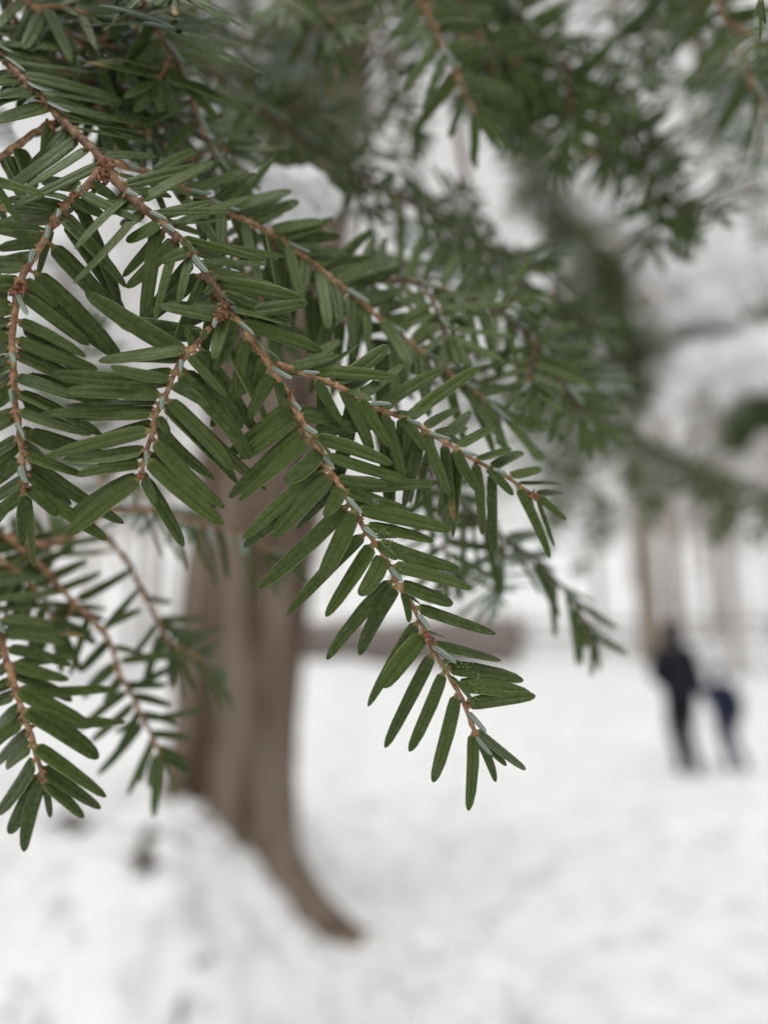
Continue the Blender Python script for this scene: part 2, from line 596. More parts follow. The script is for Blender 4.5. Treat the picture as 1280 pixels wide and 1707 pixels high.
class Twig:
    def __init__(self, br, path, r0, r1, mb, name):
        self.br, self.path, self.r0, self.r1, self.mb, self.name = br, path, r0, r1, mb, name
        self.buds = []
        if br.twigs_done is None: br.twigs_done = []
        br.twigs_done.append(self)
        self.arr = np.array(path)
    def make(self):
        self.obj = self.mb.build(self.name, getattr(self, 'mat', self.br.stem), self.br.e, self.br.o)
        if self.buds:
            for c, ax, s in self.buds:
                b = MB()
                for k in range(9):
                    rv = Vector((random.gauss(0, 1), random.gauss(0, 1), random.gauss(0, 1))).normalized()
                    dr = (ax * 0.6 + rv).normalized()
                    b.blob(c + rv * s * 0.55, dr, s * 0.62, s * 0.36, s * 0.24, 6, 4, 0.15)
                b.build('bud', M_BUD, self.obj, self.br.o)
    def peg(self, q, d, r):
        if self.coarse: return
        t = d.normalized()
        self.mb.tube([q, q + t * r * 1.7, q + t * r * 2.6], [r * 0.85, r * 0.72, r * 0.25], 5, 0.15, True)
    def bud(self, px, py, ratio, s=0.0012):
        c = P(px, py, ratio * D0 - 0.0006)
        i = int(np.argmin(((self.arr - np.array(c)) ** 2).sum(1)))
        ax = (self.path[min(i + 1, len(self.path) - 1)] - self.path[max(i - 1, 0)]).normalized()
        self.buds.append((c, ax, s))
    def hand(self, crop, lst, tipd=0.0, roll=0.0, lay=0.0011):
        wf = getattr(self, 'wf', 0.95)
        """needles traced from the photograph: their bases sit on this twig"""
        ox, oy, s = crop
        for it in lst:
            bx, by, tx, ty, wd = it[:5]
            layer = it[5] if len(it) > 5 else 0
            flip = it[6] if len(it) > 6 else 0
            bx, by, tx, ty, wd = ox + bx * s, oy + by * s, ox + tx * s, oy + ty * s, wd * s
            # closest point of the stem as the camera sees it
            prj = getattr(self, 'prj', None)
            if prj is None:
                self.prj = prj = np.array([project(p) for p in self.path])
            i = int(np.argmin((prj[:, 0] - bx) ** 2 + (prj[:, 1] - by) ** 2))
            Q, dq = self.path[i], prj[i, 2]
            i2 = min(i + 1, len(self.path) - 1)
            tdir = prj[i2, :2] - prj[max(i2 - 2, 0), :2]
            side = tdir[0] * (ty - by) - tdir[1] * (tx - bx)      # >0: needle lies to the right of the growth direction
            db = dq - layer * lay - (0.0006 if flip else 0)
            tip_off = tipd * random.uniform(0.6, 1.3) - layer * lay * 1.3
            if callable(roll): pass
            B = P(bx, by, db)
            snap = (Q - B)
            if snap.length > self.r0: B = B + snap * (1 - self.r0 * 0.6 / snap.length)
            Tp = P(tx, ty, db + (0.0 if flip else tip_off))
            if flip:
                Tp = B.lerp(Tp, 0.88)
                B = B - FWD * self.r0 * 1.2; Tp = Tp - FWD * self.r0 * 1.0
            view = (CAMPOS - (B + Tp) / 2).normalized()
            x = (Tp - B).normalized()
            ang = random.gauss(0, 0.20) + (roll if side > 0 else -roll)
            base_n = view if flip else (view + Vector((0, 0, 1)) * random.uniform(0.10, 0.62)).normalized()
            nrm = Matrix.Rotation(ang, 3, x) @ base_n
            nrm = (nrm - x * nrm.dot(x)).normalized()
            vp = (view - x * view.dot(x)).normalized()
            width = wd * db / F / max(0.72, abs(nrm.dot(vp))) * (0.68 if flip else wf)
            if flip: nrm = -nrm
            v = random.randrange(len(VARIANTS))
            self.br.needles.append(dict(b=B, t=Tp, w=width, m=needle_matrix(B, Tp, nrm, width), v=v, tw=self, pri=1))
            self.peg(Q, (Tp - B), self.r0 * 0.75)
    def auto(self, s0=0.0, s1=1.0, step=0.0017, L=0.0155, W=0.0022, tilt=0.35, droop=0.0, nrm=None, ang=(72, 38), pale=0.25, jit=1.0, skip=None, dens=1.0, sides=(-1, 1), behind=0.0):
        """two ranks of needles left and right of the twig, short ones lying along its top"""
        path = self.path
        seg = [(b - a).length for a, b in zip(path[:-1], path[1:])]
        tot = sum(seg)
        cum = np.concatenate([[0], np.cumsum(seg)])
        s = s0 * tot
        k = 0
        last_pale = s
        while s < s1 * tot:
            i = min(int(np.searchsorted(cum, s)), len(path) - 1)
            q = path[i]
            if self.coarse and i > 0: q = path[i - 1].lerp(path[i], float((s - cum[i - 1]) / max(cum[i] - cum[i - 1], 1e-9)))
            T = (path[min(i + 1, len(path) - 1)] - path[max(i - 1, 0)]).normalized()
            view = (CAMPOS - q).normalized()
            N = nrm.copy() if nrm is not None else (view * (1 - tilt) + Vector((0, 0, 1)) * tilt)
            N = (N - T * N.dot(T)).normalized()
            S = T.cross(N)
            f = s / tot
            sgn = sides[k % len(sides)]
            a = math.radians(ang[0] + (ang[1] - ang[0]) * max(0, (f - 0.72) / 0.28) + random.gauss(0, 6 * jit))
            lift = random.gauss(0.02, 0.16)
            d = T * math.cos(a) + S * sgn * math.sin(a)
            d = (d + N * lift + Vector((0, 0, -1)) * droop).normalized()
            ln = L * (random.choice((0.62, 0.8, 0.95, 1.0, 1.05)) + random.gauss(0, 0.06)) * (1 - 0.25 * max(0, (f - 0.85) / 0.15)) * (0.75 + 0.25 * min(1, f / 0.08))
            if random.random() < dens:
                x = d
                nn = Matrix.Rotation(random.gauss(0, 0.28) * jit, 3, x) @ (N + S * sgn * 0.15)
                off = N * random.uniform(-0.4, 0.6) * self.r0
                b = q + off + d * self.r0 * 0.4
                b = b + FWD * behind
                t = b + d * ln + FWD * behind * random.uniform(1.0, 2.5)
                wd = W * random.uniform(0.85, 1.12)
                if skip is None or not skip(b, t):
                    self.br.needles.append(dict(b=b, t=t, w=wd, m=needle_matrix(b, t, nn, wd), v=random.randrange(len(VARIANTS)), tw=self))
                    if self.br.hi: self.peg(q, d, self.r0 * 0.7)
            if pale > 0 and s - last_pale > 0.0011 / pale * random.uniform(0.8, 1.5):
                last_pale = s
                d2 = (T + S * random.gauss(0, 0.12) + N * 0.10).normalized()
                b = q + N * self.r0 * 0.9
                t = b + d2 * L * random.uniform(0.28, 0.42)
                wd = W * random.uniform(0.5, 0.7)
                self.br.needles.append(dict(b=b, t=t, w=wd, m=needle_matrix(b, t, -N, wd), v=random.randrange(len(VARIANTS)), tw=self))
            s += step * random.uniform(0.75, 1.25) * (2.0 / len(sides) if len(sides) == 1 else 1.0)
            k += 1
        # needles closing the tip
        if s1 >= 1.0:
            q = path[-1]; T = (path[-1] - path[-3]).normalized()
            view = (CAMPOS - q).normalized()
            N = nrm.copy() if nrm is not None else (view * (1 - tilt) + Vector((0, 0, 1)) * tilt)
            N = (N - T * N.dot(T)).normalized(); S = T.cross(N)
            for a in (-32, -12, 9, 27):
                a = math.radians(a + random.gauss(0, 5))
                d = (T * math.cos(a) + S * math.sin(a) + N * random.gauss(0, 0.1)).normalized()
                t = q + d * L * random.uniform(0.6, 0.85)
                self.br.needles.append(dict(b=q, t=t, w=W, m=needle_matrix(q, t, N, W), v=random.randrange(len(VARIANTS)), tw=self))

def limb(br, start, ctrl, r0=0.012, r1=0.0016, name='limb'):
    """woody part that carries the spray back to the big trunk, above and beside the picture"""
    pts = catmull([Vector(c) for c in ctrl] + [start], 14)
    n = len(pts)
    mb = MB().tube(pts, [r0 + (r1 - r0) * (i / (n - 1)) ** 0.38 for i in range(n)], 8, 0.06)
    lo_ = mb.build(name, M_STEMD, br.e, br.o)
    # leafy side twigs along the outer half of the limb
    rs_ = random.Random(int(abs(start.x) * 1e5) + n)
    st = random.getstate(); random.seed(n)
    rp = resample(pts, 0.08)
    tm = MB()
    for i in range(len(rp) // 3, len(rp) - 2):
        T = (rp[i + 1] - rp[i]).normalized()
        for sd_ in (-1, 1):
            S = T.cross(Vector((0, 0, 1)))
            S = S.normalized() if S.length > 0.1 else Vector((1, 0, 0))
            d = (S * sd_ * rs_.uniform(0.6, 1) + T * rs_.uniform(0.3, 0.8) + Vector((0, 0, rs_.uniform(-0.6, 0.1)))).normalized()
            L_ = rs_.uniform(0.07, 0.14)
            q = [rp[i], rp[i] + d * L_ * 0.5, rp[i] + d * L_ + Vector((0, 0, -0.02))]
            clear = True
            for c in (q[0], q[1], q[2], q[2] + d * 0.03):
                x, y, dd = project(c)
                if dd > -0.02 and (dd < 0.05 or (-160 < x < 1440 and -160 < y < 1860)): clear = False
            if not clear: continue
            t = br.twig(q, 0.0013, 0.0007, 'twig', 4, raw=True, coarse=True)
            n0 = len(br.needles)
            t.auto(0.05, 1.0, step=0.0058, L=0.018, W=0.0028, pale=0, nrm=Vector((0, 0, 1)))
            br.twigs_done.pop()
            for nd in br.needles[n0:]: nd['far'] = True
            off = len(tm.V); tm.V += t.mb.V; tm.F += [tuple(k + off for k in f) for f in t.mb.F]
    if tm.V: tm.build('limb_twigs', M_STEMD, br.e, br.o)['kind'] = 'stuff'
    random.setstate(st)
    return lo_
#@@PART2
# ------------------------------------------------------------------ the big hemlock
TY = 4.0
def trunk_x(z): return float(np.interp(z, [-0.5, 0.6, 1.9, 2.75, 5.4, 9.0], [-0.80, -0.80, -0.745, -0.66, -0.30, 0.1]))
def trunk_r(z): return float(np.interp(z, [-0.5, 0.4, 1.0, 2.0, 5.4, 9.0], [0.36, 0.315, 0.315, 0.335, 0.27, 0.21]))
ht = empty('hemlock_tree', (-0.80, TY, gz(-0.4, 4.0)))
tag(ht, 'stout brown hemlock trunk with furrowed bark rising out of the snow bank', 'tree')
V, Fs = [], []
NS, NH = 96, 150
for j in range(NH):
    z = -0.35 + (j / (NH - 1)) ** 1.15 * 8.3
    for k in range(NS):
        a = 2 * math.pi * k / NS
        r = trunk_r(z)
        zz = max(z, 0)
        # root flare: one strong root towards the camera's right, weaker ones elsewhere
        c = max(0, math.cos(a + 0.30)) ** 5
        r += 0.60 * math.exp(-max(z + 0.04, 0) / 0.20) * c
        r += 0.16 * math.exp(-zz / 0.30) * (0.5 + 0.5 * math.cos(3 * a + 0.5))
        fur = noise.noise(Vector((math.cos(a) * 7.0, math.sin(a) * 7.0, z * 0.8))) * 0.046 \
            + noise.noise(Vector((math.cos(a) * 16.0, math.sin(a) * 16.0, z * 2.1 + 9))) * 0.026 \
            + noise.noise(Vector((math.cos(a) * 2.0, math.sin(a) * 2.0, z * 0.5 + 5))) * 0.04
        r += fur
        V.append(Vector((trunk_x(z) + math.cos(a) * r, TY + math.sin(a) * r, z)) - ht.location)
for j in range(NH - 1):
    for k in range(NS):
        k2 = (k + 1) % NS
        Fs.append((j * NS + k, j * NS + k2, (j + 1) * NS + k2, (j + 1) * NS + k))
Fs.append(tuple((NH - 1) * NS + k for k in range(NS)))
obj('trunk', mesh_from('trunk', V, Fs), M_BARK, ht)

def trunk_pt(z, a, f=0.6):
    return Vector((trunk_x(z) + math.cos(a) * trunk_r(z) * f, TY + math.sin(a) * trunk_r(z) * f, z))

# ------------------------------------------------------------------ foreground spray, in focus
C1 = (360, 480, 300 / 1280); C2 = (360, 720, 300 / 1280); C3 = (520, 820, 300 / 1280); C4 = (600, 1060, 300 / 1280)
C5 = (480, 560, 300 / 1280); C6 = (660, 660, 300 / 1280)
CD = (60, 500, 360 / 1280); CE = (0, 460, 240 / 819); CF = (0, 200, 300 / 1280); CG = (200, 260, 300 / 1280); CH = (0, 980, 300 / 1138)

fore = Branch('hemlock_branch', 'sharp green hemlock spray with orange-brown twigs hanging before the thick trunk', origin=P(0, 90, 1.10 * D0))
fore.restlod = True
A = fore.twig([(-60, 30, 1.15), (0, 90, 1.11), (30, 125, 1.09), (65, 160, 1.07), (100, 195, 1.05), (135, 230, 1.035), (170, 265, 1.02), (190, 297, 1.01),
               (215, 325, 1.005), (250, 355, 1.0), (285, 385, 1.0), (312, 410, 1.0), (332, 440, 1.0), (360, 482, 0.995), (377, 512, 0.99), (390, 525, 0.99)], 0.00125, 0.00085)
A.mat = M_STEMM; A.wf = 0.84
A.bud(375, 518, 0.99, 0.0014); A.bud(176, 280, 1.015, 0.0017); A.bud(168, 293, 1.015, 0.0014); A.bud(80, 207, 1.055, 0.0012)
A2a = fore.twig([(386, 520, 0.99), (390, 525, 0.99), (412, 557, 0.99), (437, 590, 0.99), (456, 618, 0.99), (470, 642, 0.99), (484, 660, 0.99), (492, 682, 0.99), (505, 705, 0.99), (522, 733, 0.99),
                 (538, 758, 0.99), (545, 779, 0.99), (562, 802, 0.99), (577, 827, 0.99), (592, 852, 0.99), (605, 877, 0.99), (624, 905, 0.99), (640, 926, 0.99),
                 (652, 951, 0.99), (665, 977, 0.99), (684, 1003, 0.99), (696, 1027, 0.99), (710, 1058, 0.99), (725, 1090, 0.99), (741, 1114, 0.99),
                 (755, 1140, 0.99), (769, 1163, 0.99), (780, 1191, 0.99), (793, 1226, 0.99)], 0.00080, 0.00050)
A2a.bud(712, 1062, 0.985, 0.0011); A2a.bud(722, 1066, 0.985, 0.0008); A2a.bud(780, 1172, 0.985, 0.0009); A2a.bud(600, 866, 0.988, 0.0007); A2a.bud(484, 655, 0.988, 0.0007)
A2a.hand(C4, [(790, 690, 770, 1240, 98), (660, 410, 510, 1050, 108), (590, 260, 345, 830, 100), (510, 130, 165, 810, 110, -1), (430, 20, 165, 375, 150, 1), (379, -104, 45, 505, 112, -1)], 0.001, 0.05)
A2a.hand(C4, [(900, 650, 1195, 940, 85), (860, 700, 1035, 920, 75), (830, 700, 965, 1040, 80), (860, 470, 1250, 425, 112, 1), (720, 310, 1240, 405, 125),
              (640, 200, 1155, 320, 120, -1), (560, 20, 1015, 155, 100), (700, 120, 890, 225, 70, -2)], 0.004, 0.15)
A2a.hand(C4, [(790, 520, 910, 700, 62, 1, 1), (830, 690, 950, 860, 60, 1, 1), (520, 70, 710, 200, 72, 1, 1)])
A2a.hand(C4, [(650, 270, 845, 470, 62, 2)], -0.001, 0.7)
A2a.hand(C3, [(760, 800, 1300, 1015, 100), (660, 630, 1020, 775, 112, 0), (620, 490, 1135, 690, 112), (490, 310, 1060, 540, 122, -0.5), (450, 200, 860, 355, 92), (360, 110, 995, 270, 122, -0.5),
              (370, 0, 715, 120, 110, -1), (600, 220, 770, 300, 50, -2), (780, 630, 930, 690, 60, -2), (850, 960, 950, 1030, 70, -1), (700, 720, 820, 800, 70, -2)], 0.004, 0.15)
A2a.hand(C3, [(270, 30, 375, 170, 62, 1, 1), (370, 230, 480, 350, 82, 1, 1), (560, 510, 655, 650, 66, 1, 1), (760, 850, 845, 1000, 62, 1, 1)])
A2a.hand(C3, [(490, 350, 580, 480, 60, 1)], -0.001, 0.9)
A2a.hand(C3, [(660, 720, 690, 930, 70, 1), (590, 660, 330, 1165, 130), (540, 620, 95, 1195, 122, -1), (500, 460, 340, 740, 142, 1), (420, 360, 110, 890, 132, 0),
              (350, 290, -179, 887, 112, -1), (300, 140, 50, 610, 142, 1)], 0.001, 0.05)
A2a.hand(C2, [(920, 540, 305, 1110, 132, -1), (890, 400, 770, 600, 125, 1), (830, 300, 405, 755, 152, 0), (760, 250, 190, 840, 132, -1), (735, 125, 495, 360, 142, 1),
              (670, 50, 150, 480, 125, 0), (610, 0, 60, 460, 112, -1), (840, 430, 560, 690, 90, -2)], 0.001, 0.05)
A2a.hand(C1, [(585, 880, 165, 1210, 132, 0), (470, 830, 50, 1205, 112, -1), (430, 680, 505, 920, 85, 1), (390, 615, 225, 940, 122, 0), (345, 490, 250, 780, 105, -1),
              (220, 350, 155, 800, 115, 0), (100, 240, -20, 600, 110, 1), (130, 420, 170, 710, 95, -1), (300, 480, 180, 770, 90, -2)], 0.001, 0.05)
A2a.hand(C1, [(60, 35, 560, 230, 92), (180, 220, 760, 450, 112, -1), (120, 120, 520, 330, 80, -2), (630, 890, 1070, 960, 100, -1), (730, 1030, 1255, 1255, 112), (640, 830, 900, 900, 80, -2)], 0.003, 0.15)
A2a.hand(C1, [(170, 250, 300, 350, 60, 1, 1), (430, 560, 570, 665, 62, 1, 1), (545, 790, 630, 890, 62, 1, 1), (625, 965, 740, 1045, 75, 1, 1), (780, 1205, 860, 1310, 66, 1, 1)])
A2a.hand(C1, [(300, 360, 475, 490, 60, 1), (720, 1050, 840, 1165, 66, 1), (50, 45, 155, 130, 50, 1)], -0.001, 0.9)
A2a.hand(C5, [(290, 840, 875, 1020, 92), (360, 985, 705, 1060, 92, 1), (420, 1080, 890, 1240, 105), (300, 650, 520, 780, 70, -2), (460, 960, 660, 1010, 60, -2)], 0.003, 0.15)

A2b = fore.twig([(462, 606, 0.992), (480, 614, 0.995), (510, 623, 1.0), (538, 635, 1.005), (569, 647, 1.01), (592, 661, 1.015), (625, 680, 1.02), (658, 691, 1.025), (691, 705, 1.03), (714, 722, 1.035),
                 (745, 738, 1.045), (770, 755, 1.05), (796, 770, 1.06), (819, 782, 1.065), (847, 796, 1.07), (871, 815, 1.08), (893, 827, 1.085)], 0.00075, 0.00050)
A2b.bud(890, 826, 1.08, 0.001); A2b.bud(660, 690, 1.02, 0.0006)
A2b.hand(C5, [(180, 290, 400, 645, 95, 1), (380, 350, 600, 850, 110), (510, 440, 720, 790, 112, 0.5), (680, 550, 830, 1110, 100, -0.5), (790, 580, 970, 815, 95, 1),
              (640, 520, 800, 800, 95, -1), (830, 620, 880, 1180, 80, -2)], 0.002, 0.1)
A2b.hand(C6, [(190, 250, 380, 710, 98, 0), (330, 340, 410, 900, 92, -1), (420, 380, 610, 700, 92, 0.5), (540, 480, 610, 990, 88, -1), (690, 545, 700, 1130, 82, -1), (660, 500, 840, 700, 78, 1),
              (860, 660, 1095, 1155, 82, 0), (930, 690, 1000, 900, 80, -1), (1000, 720, 1130, 1075, 36), (1020, 710, 1210, 880, 72), (450, 420, 410, 1005, 72, -2), (240, 300, 125, 830, 66, -2),
              (100, 200, 100, 760, 78, -2), (20, 170, 60, 560, 80, -2)], 0.002, 0.1)
A2b.hand(C5, [(20, 190, 370, 120, 92, 1), (330, 330, 650, 140, 98), (240, 300, 470, 0, 112, -1), (540, 400, 820, 210, 95), (870, 560, 1160, 400, 85), (980, 640, 1210, 520, 75),
              (1050, 690, 1280, 650, 75), (700, 500, 900, 330, 80, -2), (430, 360, 640, 240, 80, -2)], 0.006, 0.25)
A2b.hand(C6, [(460, 330, 690, 190, 85), (600, 430, 820, 350, 75, 1), (680, 480, 910, 380, 85, -1), (810, 560, 1040, 500, 75), (880, 620, 1160, 600, 70), (1000, 690, 1190, 690, 55), (260, 260, 480, 330, 60)], 0.005, 0.3)
A2b.hand(C5, [(100, 240, 250, 265, 48, 1, 1), (590, 450, 760, 490, 58, 1, 1), (830, 580, 965, 635, 48, 1, 1), (1020, 690, 1180, 740, 46, 1, 1)])
A2b.hand(C6, [(480, 385, 595, 430, 48, 1, 1), (700, 510, 805, 570, 48, 1, 1)])
A2b.hand(C5, [(430, 365, 590, 430, 50, 1), (760, 500, 900, 540, 56, 1)], -0.001, 0.8)

A1 = fore.twig([(380, 517, 0.985), (352, 542, 0.975), (341, 559, 0.972), (321, 581, 0.97), (305, 598, 0.968), (291, 624, 0.965), (279, 652, 0.963), (263, 685, 0.96), (257, 713, 0.96),
                (248, 742, 0.96), (240, 770, 0.96), (236, 794, 0.96)], 0.00085, 0.00055)
A1.wf = 0.88
A1.bud(236, 792, 0.957, 0.0007); A1.bud(366, 528, 0.98, 0.0011)
A1.hand(CD, [(1085, 95, 730, 10, 78, 1), (880, 265, 365, 335, 98), (860, 345, 440, 345, 85, -1), (790, 470, 440, 400, 82, 1), (800, 400, 280, 510, 80, -2), (745, 550, 160, 530, 102),
             (720, 610, 160, 610, 70, -2), (700, 675, 235, 680, 88), (680, 765, 50, 930, 112, 0.5), (645, 870, 170, 950, 112, -0.5), (620, 970, 240, 1035, 92, 0.5), (620, 1050, 180, 1390, 122, 0),
             (610, 1040, 190, 1280, 112, -1), (690, 720, 330, 840, 90, -2), (1000, 210, 730, 225, 90, -2)], -0.002, 0.1)
A1.hand(CD, [(940, 280, 885, 160, 60, 1), (740, 690, 790, 790, 62, 1), (925, 330, 1135, 570, 72, 1), (830, 500, 1030, 640, 88, 1), (850, 430, 1245, 860, 122), (960, 300, 1225, 760, 112, -1),
             (800, 600, 1170, 1010, 112), (790, 620, 1195, 1085, 102, -1), (705, 830, 1120, 1230, 112), (760, 740, 940, 960, 92, -2), (690, 950, 1110, 1325, 122, 0.5), (680, 900, 1075, 1230, 84, -1),
             (645, 1030, 715, 1210, 62, 1), (650, 1040, 895, 1460, 102, -1), (1000, 240, 1000, 170, 50, 1)], 0.002, 0.1)
A1.hand(CD, [(1066, 112, 1056, 172, 60, 1, 1), (872, 365, 860, 445, 52, 1, 1), (772, 560, 750, 662, 62, 1, 1), (667, 905, 662, 1005, 38, 1, 1)])

A.hand(CG, [(280, 470, 40, 600, 102, 1), (300, 570, 30, 860, 102, -1), (370, 600, 50, 940, 112), (490, 690, 290, 750, 112, 1), (490, 760, 140, 1200, 122, -1), (580, 840, 150, 1210, 132, 0),
            (720, 1110, 270, 1030, 82, 1), (690, 1080, 290, 1270, 80, -1), (690, 900, 600, 985, 80, 1), (80, 280, -60, 330, 90, 0), (170, 350, -100, 330, 90, 0), (40, 250, -90, 420, 90, -1),
            (200, 400, 0, 480, 90, -1), (650, 950, 430, 1120, 110, -2)], 0.0015, 0.05)
A.hand(CG, [(90, 240, 370, 260, 95), (250, 390, 800, 400, 66, 1), (330, 470, 790, 460, 58), (430, 580, 1050, 745, 85), (590, 730, 1050, 760, 62, 1), (640, 800, 1250, 965, 102), (720, 965, 1240, 1165, 92),
            (300, 420, 620, 560, 70, -2), (500, 650, 900, 800, 80, -2), (680, 900, 1000, 1050, 90, -2)], 0.003, 0.3)
A.hand(CG, [(60, 255, 170, 312, 62, 1, 1), (245, 405, 360, 470, 62, 1, 1), (325, 500, 410, 562, 72, 1, 1), (540, 730, 645, 850, 86, 1, 1)])
A.hand(CG, [(440, 580, 530, 690, 52, 1), (730, 975, 830, 1070, 45, 1)], -0.001, 0.9)
A.auto(0.02, 0.40, step=0.00095, L=0.0165, W=0.0028, tilt=0.5, pale=0.16, ang=(62, 60))

B = fore.twig([(172, 266, 1.03), (205, 275, 1.05), (245, 288, 1.07), (280, 305, 1.085), (312, 318, 1.10), (350, 335, 1.11), (400, 364, 1.13), (440, 382, 1.14), (480, 407, 1.16), (520, 437, 1.175),
               (562, 472, 1.19), (600, 502, 1.205), (640, 537, 1.22), (680, 568, 1.235), (720, 598, 1.25), (760, 630, 1.265), (800, 660, 1.28), (835, 690, 1.29)], 0.0010, 0.00055)
B.wf = 0.84
B.hand(CG, [(230, 130, 560, -40, 100), (370, 190, 580, 70, 122), (520, 230, 900, 70, 92, 1), (690, 290, 970, 110, 112), (770, 350, 1215, 215, 112), (930, 420, 1275, 300, 100), (1080, 500, 1440, 455, 92),
            (1160, 560, 1450, 480, 90), (1180, 580, 1280, 500, 70, 1)], 0.003, 0.35)
B.hand(CG, [(520, 270, 740, 520, 80), (800, 430, 920, 720, 74), (1010, 540, 1110, 900, 74), (940, 500, 970, 1000, 70, -1), (1150, 580, 1150, 1080, 74, -1), (1120, 560, 1275, 800, 74, 1), (680, 360, 720, 690, 74, -1),
            (860, 450, 870, 800, 74, -1), (600, 320, 700, 600, 74)], 0.003, 0.1)
B.hand(CG, [(70, 60, 190, 110, 55, 1, 1), (530, 250, 680, 280, 60, 1, 1)])
B.auto(0.42, 1.0, step=0.0014, L=0.0165, W=0.0028, tilt=0.5, pale=0.14, ang=(68, 40))
B.auto(0.05, 0.42, step=0.0022, L=0.0165, W=0.0025, tilt=0.5, pale=0.1, ang=(68, 60), droop=0.2)

B2 = fore.twig([(440, 382, 1.14), (470, 430, 1.20), (510, 470, 1.25), (555, 515, 1.30), (600, 560, 1.34), (640, 605, 1.37)], 0.0009, 0.00055)
B2.auto(0.05, 1.0, step=0.0014, L=0.018, W=0.0028, tilt=0.3, pale=0.08, droop=0.4)
B3 = fore.twig([(350, 335, 1.11), (372, 390, 1.20), (400, 440, 1.27), (430, 490, 1.33), (455, 540, 1.38)], 0.0009, 0.00055)
B3.auto(0.1, 1.0, step=0.0020, L=0.018, W=0.0028, tilt=0.3, pale=0.05, droop=0.4)
C = fore.twig([(168, 285, 1.015), (136, 317, 1.0), (119, 327, 0.995), (105, 350, 0.99), (89, 373, 0.985), (73, 402, 0.98), (56, 432, 0.975), (42, 453, 0.97), (31, 480, 0.965), (26, 516, 0.96), (21, 565, 0.96),
               (23, 624, 0.96), (25, 665, 0.96), (32, 712, 0.955), (38, 762, 0.955), (44, 820, 0.955)], 0.0010, 0.00060)
C.wf = 0.86
C.bud(33, 477, 0.962, 0.0013); C.bud(25, 484, 0.962, 0.0011); C.bud(44, 812, 0.952, 0.0008); C.bud(122, 322, 0.99, 0.0007)
C.hand(CF, [(560, 470, 280, 400, 110, 0), (500, 560, 280, 500, 92, 1), (430, 640, -30, 620, 84), (370, 730, 100, 720, 84, -1), (310, 830, 80, 810, 88, 1), (300, 880, -20, 925, 104), (170, 1045, -30, 1040, 108), (390, 770, 270, 1130, 74, -2),
            (250, 960, -40, 990, 90, -1), (420, 690, 10, 700, 80, -2)], 0.001, 0.05)
C.hand(CF, [(590, 530, 1000, 710, 95, 1), (520, 580, 745, 680, 95), (640, 440, 830, 560, 104, 0), (450, 690, 770, 990, 112, 1), (470, 660, 900, 1190, 95, -1), (540, 600, 700, 790, 80, -2)], 0.002, 0.1)
C.hand(CF, [(568, 472, 564, 526, 62, 1, 1), (418, 640, 414, 712, 66, 1, 1), (355, 755, 340, 872, 72, 1, 1), (245, 935, 230, 1035, 72, 1, 1)])
C.hand(CE, [(150, 20, 330, 180, 78), (150, 110, 500, 390, 88, -0.5), (110, 260, 490, 460, 84, 0), (95, 350, 555, 530, 95, -0.5), (90, 430, 410, 610, 84, -1), (90, 580, 430, 690, 88, 0.5), (100, 660, 590, 870, 84),
            (110, 760, 520, 910, 98, 0.5), (120, 860, 330, 980, 90, -1), (140, 1010, 490, 1150, 90, 0), (150, 1100, 420, 1290, 95, -1), (160, 1210, 610, 1500, 98), (120, 940, 330, 1080, 90, -2), (150, 1200, 330, 1340, 85, 1)], 0.002, 0.1)
C.hand(CE, [(145, 1240, 130, 1540, 78, 0.5), (160, 1240, 195, 1660, 62), (95, 180, -70, 195, 80), (75, 255, -90, 275, 80, -1), (70, 340, -90, 360, 84), (70, 400, -110, 440, 84, -1), (75, 480, -120, 570, 84), (75, 560, -100, 640, 84, -1),
            (80, 640, -110, 770, 88), (90, 770, -120, 870, 84, -1), (105, 920, -150, 1080, 92), (120, 1040, -120, 1230, 92, 0), (130, 1150, -100, 1310, 90, -1), (140, 1220, -90, 1390, 90), (140, 1190, -30, 1410, 80, -2)], 0.001, 0.1)
C.hand(CE, [(72, 428, 96, 512, 62, 1, 1), (68, 648, 88, 742, 52, 1, 1), (112, 825, 160, 942, 48, 1, 1), (138, 1085, 172, 1192, 72, 1, 1), (155, 90, 180, 250, 52, 1, 1)])
A.auto(0.42, 0.98, step=0.0018, L=0.017, W=0.0023, tilt=0.35, pale=0, behind=0.0008)
A1.auto(0.1, 0.9, step=0.0025, L=0.018, W=0.0028, tilt=0.1, pale=0, droop=0.1, behind=0.0014)
C.auto(0.1, 0.9, step=0.0022, L=0.018, W=0.0028, tilt=0.1, pale=0, droop=0.1, behind=0.0014)
A2b.auto(0.05, 0.68, step=0.0036, L=0.016, W=0.0027, tilt=0.2, pale=0, droop=0.35, behind=0.0016)
A2a.auto(0.0, 0.45, step=0.005, L=0.017, W=0.0027, tilt=0.2, pale=0, droop=0.2, behind=0.0016)
C2s = fore.twig([(40, 466, 0.97), (20, 472, 0.975), (-10, 480, 0.98), (-60, 500, 0.99)], 0.0008, 0.0007)
C2s.auto(0.2, 1.0, step=0.0018, L=0.015, W=0.0026, pale=0.1)
Lj = fore.twig([(84, 205, 1.055), (60, 220, 1.06), (25, 245, 1.07), (-10, 270, 1.08), (-70, 310, 1.1)], 0.0009, 0.0007)
Lj.hand(CF, [(130, 190, 250, 490, 120), (60, 250, 160, 480, 104), (440, 90, 270, 390, 84), (500, 110, 330, 345, 92, 1), (20, 280, 215, 580, 80, -1)], 0.001, 0.1)
Lj.auto(0.45, 1.0, step=0.0018, L=0.015, W=0.0026, pale=0.1)
Ld = fore.twig([(-70, 290, 0.95), (-20, 300, 0.95), (5, 300, 0.955)], 0.0007, 0.0005)
Ld.hand(CF, [(-20, 480, 305, 525, 75), (-30, 640, 165, 755, 66), (-20, 420, 120, 470, 70)], 0.0, 0.1)
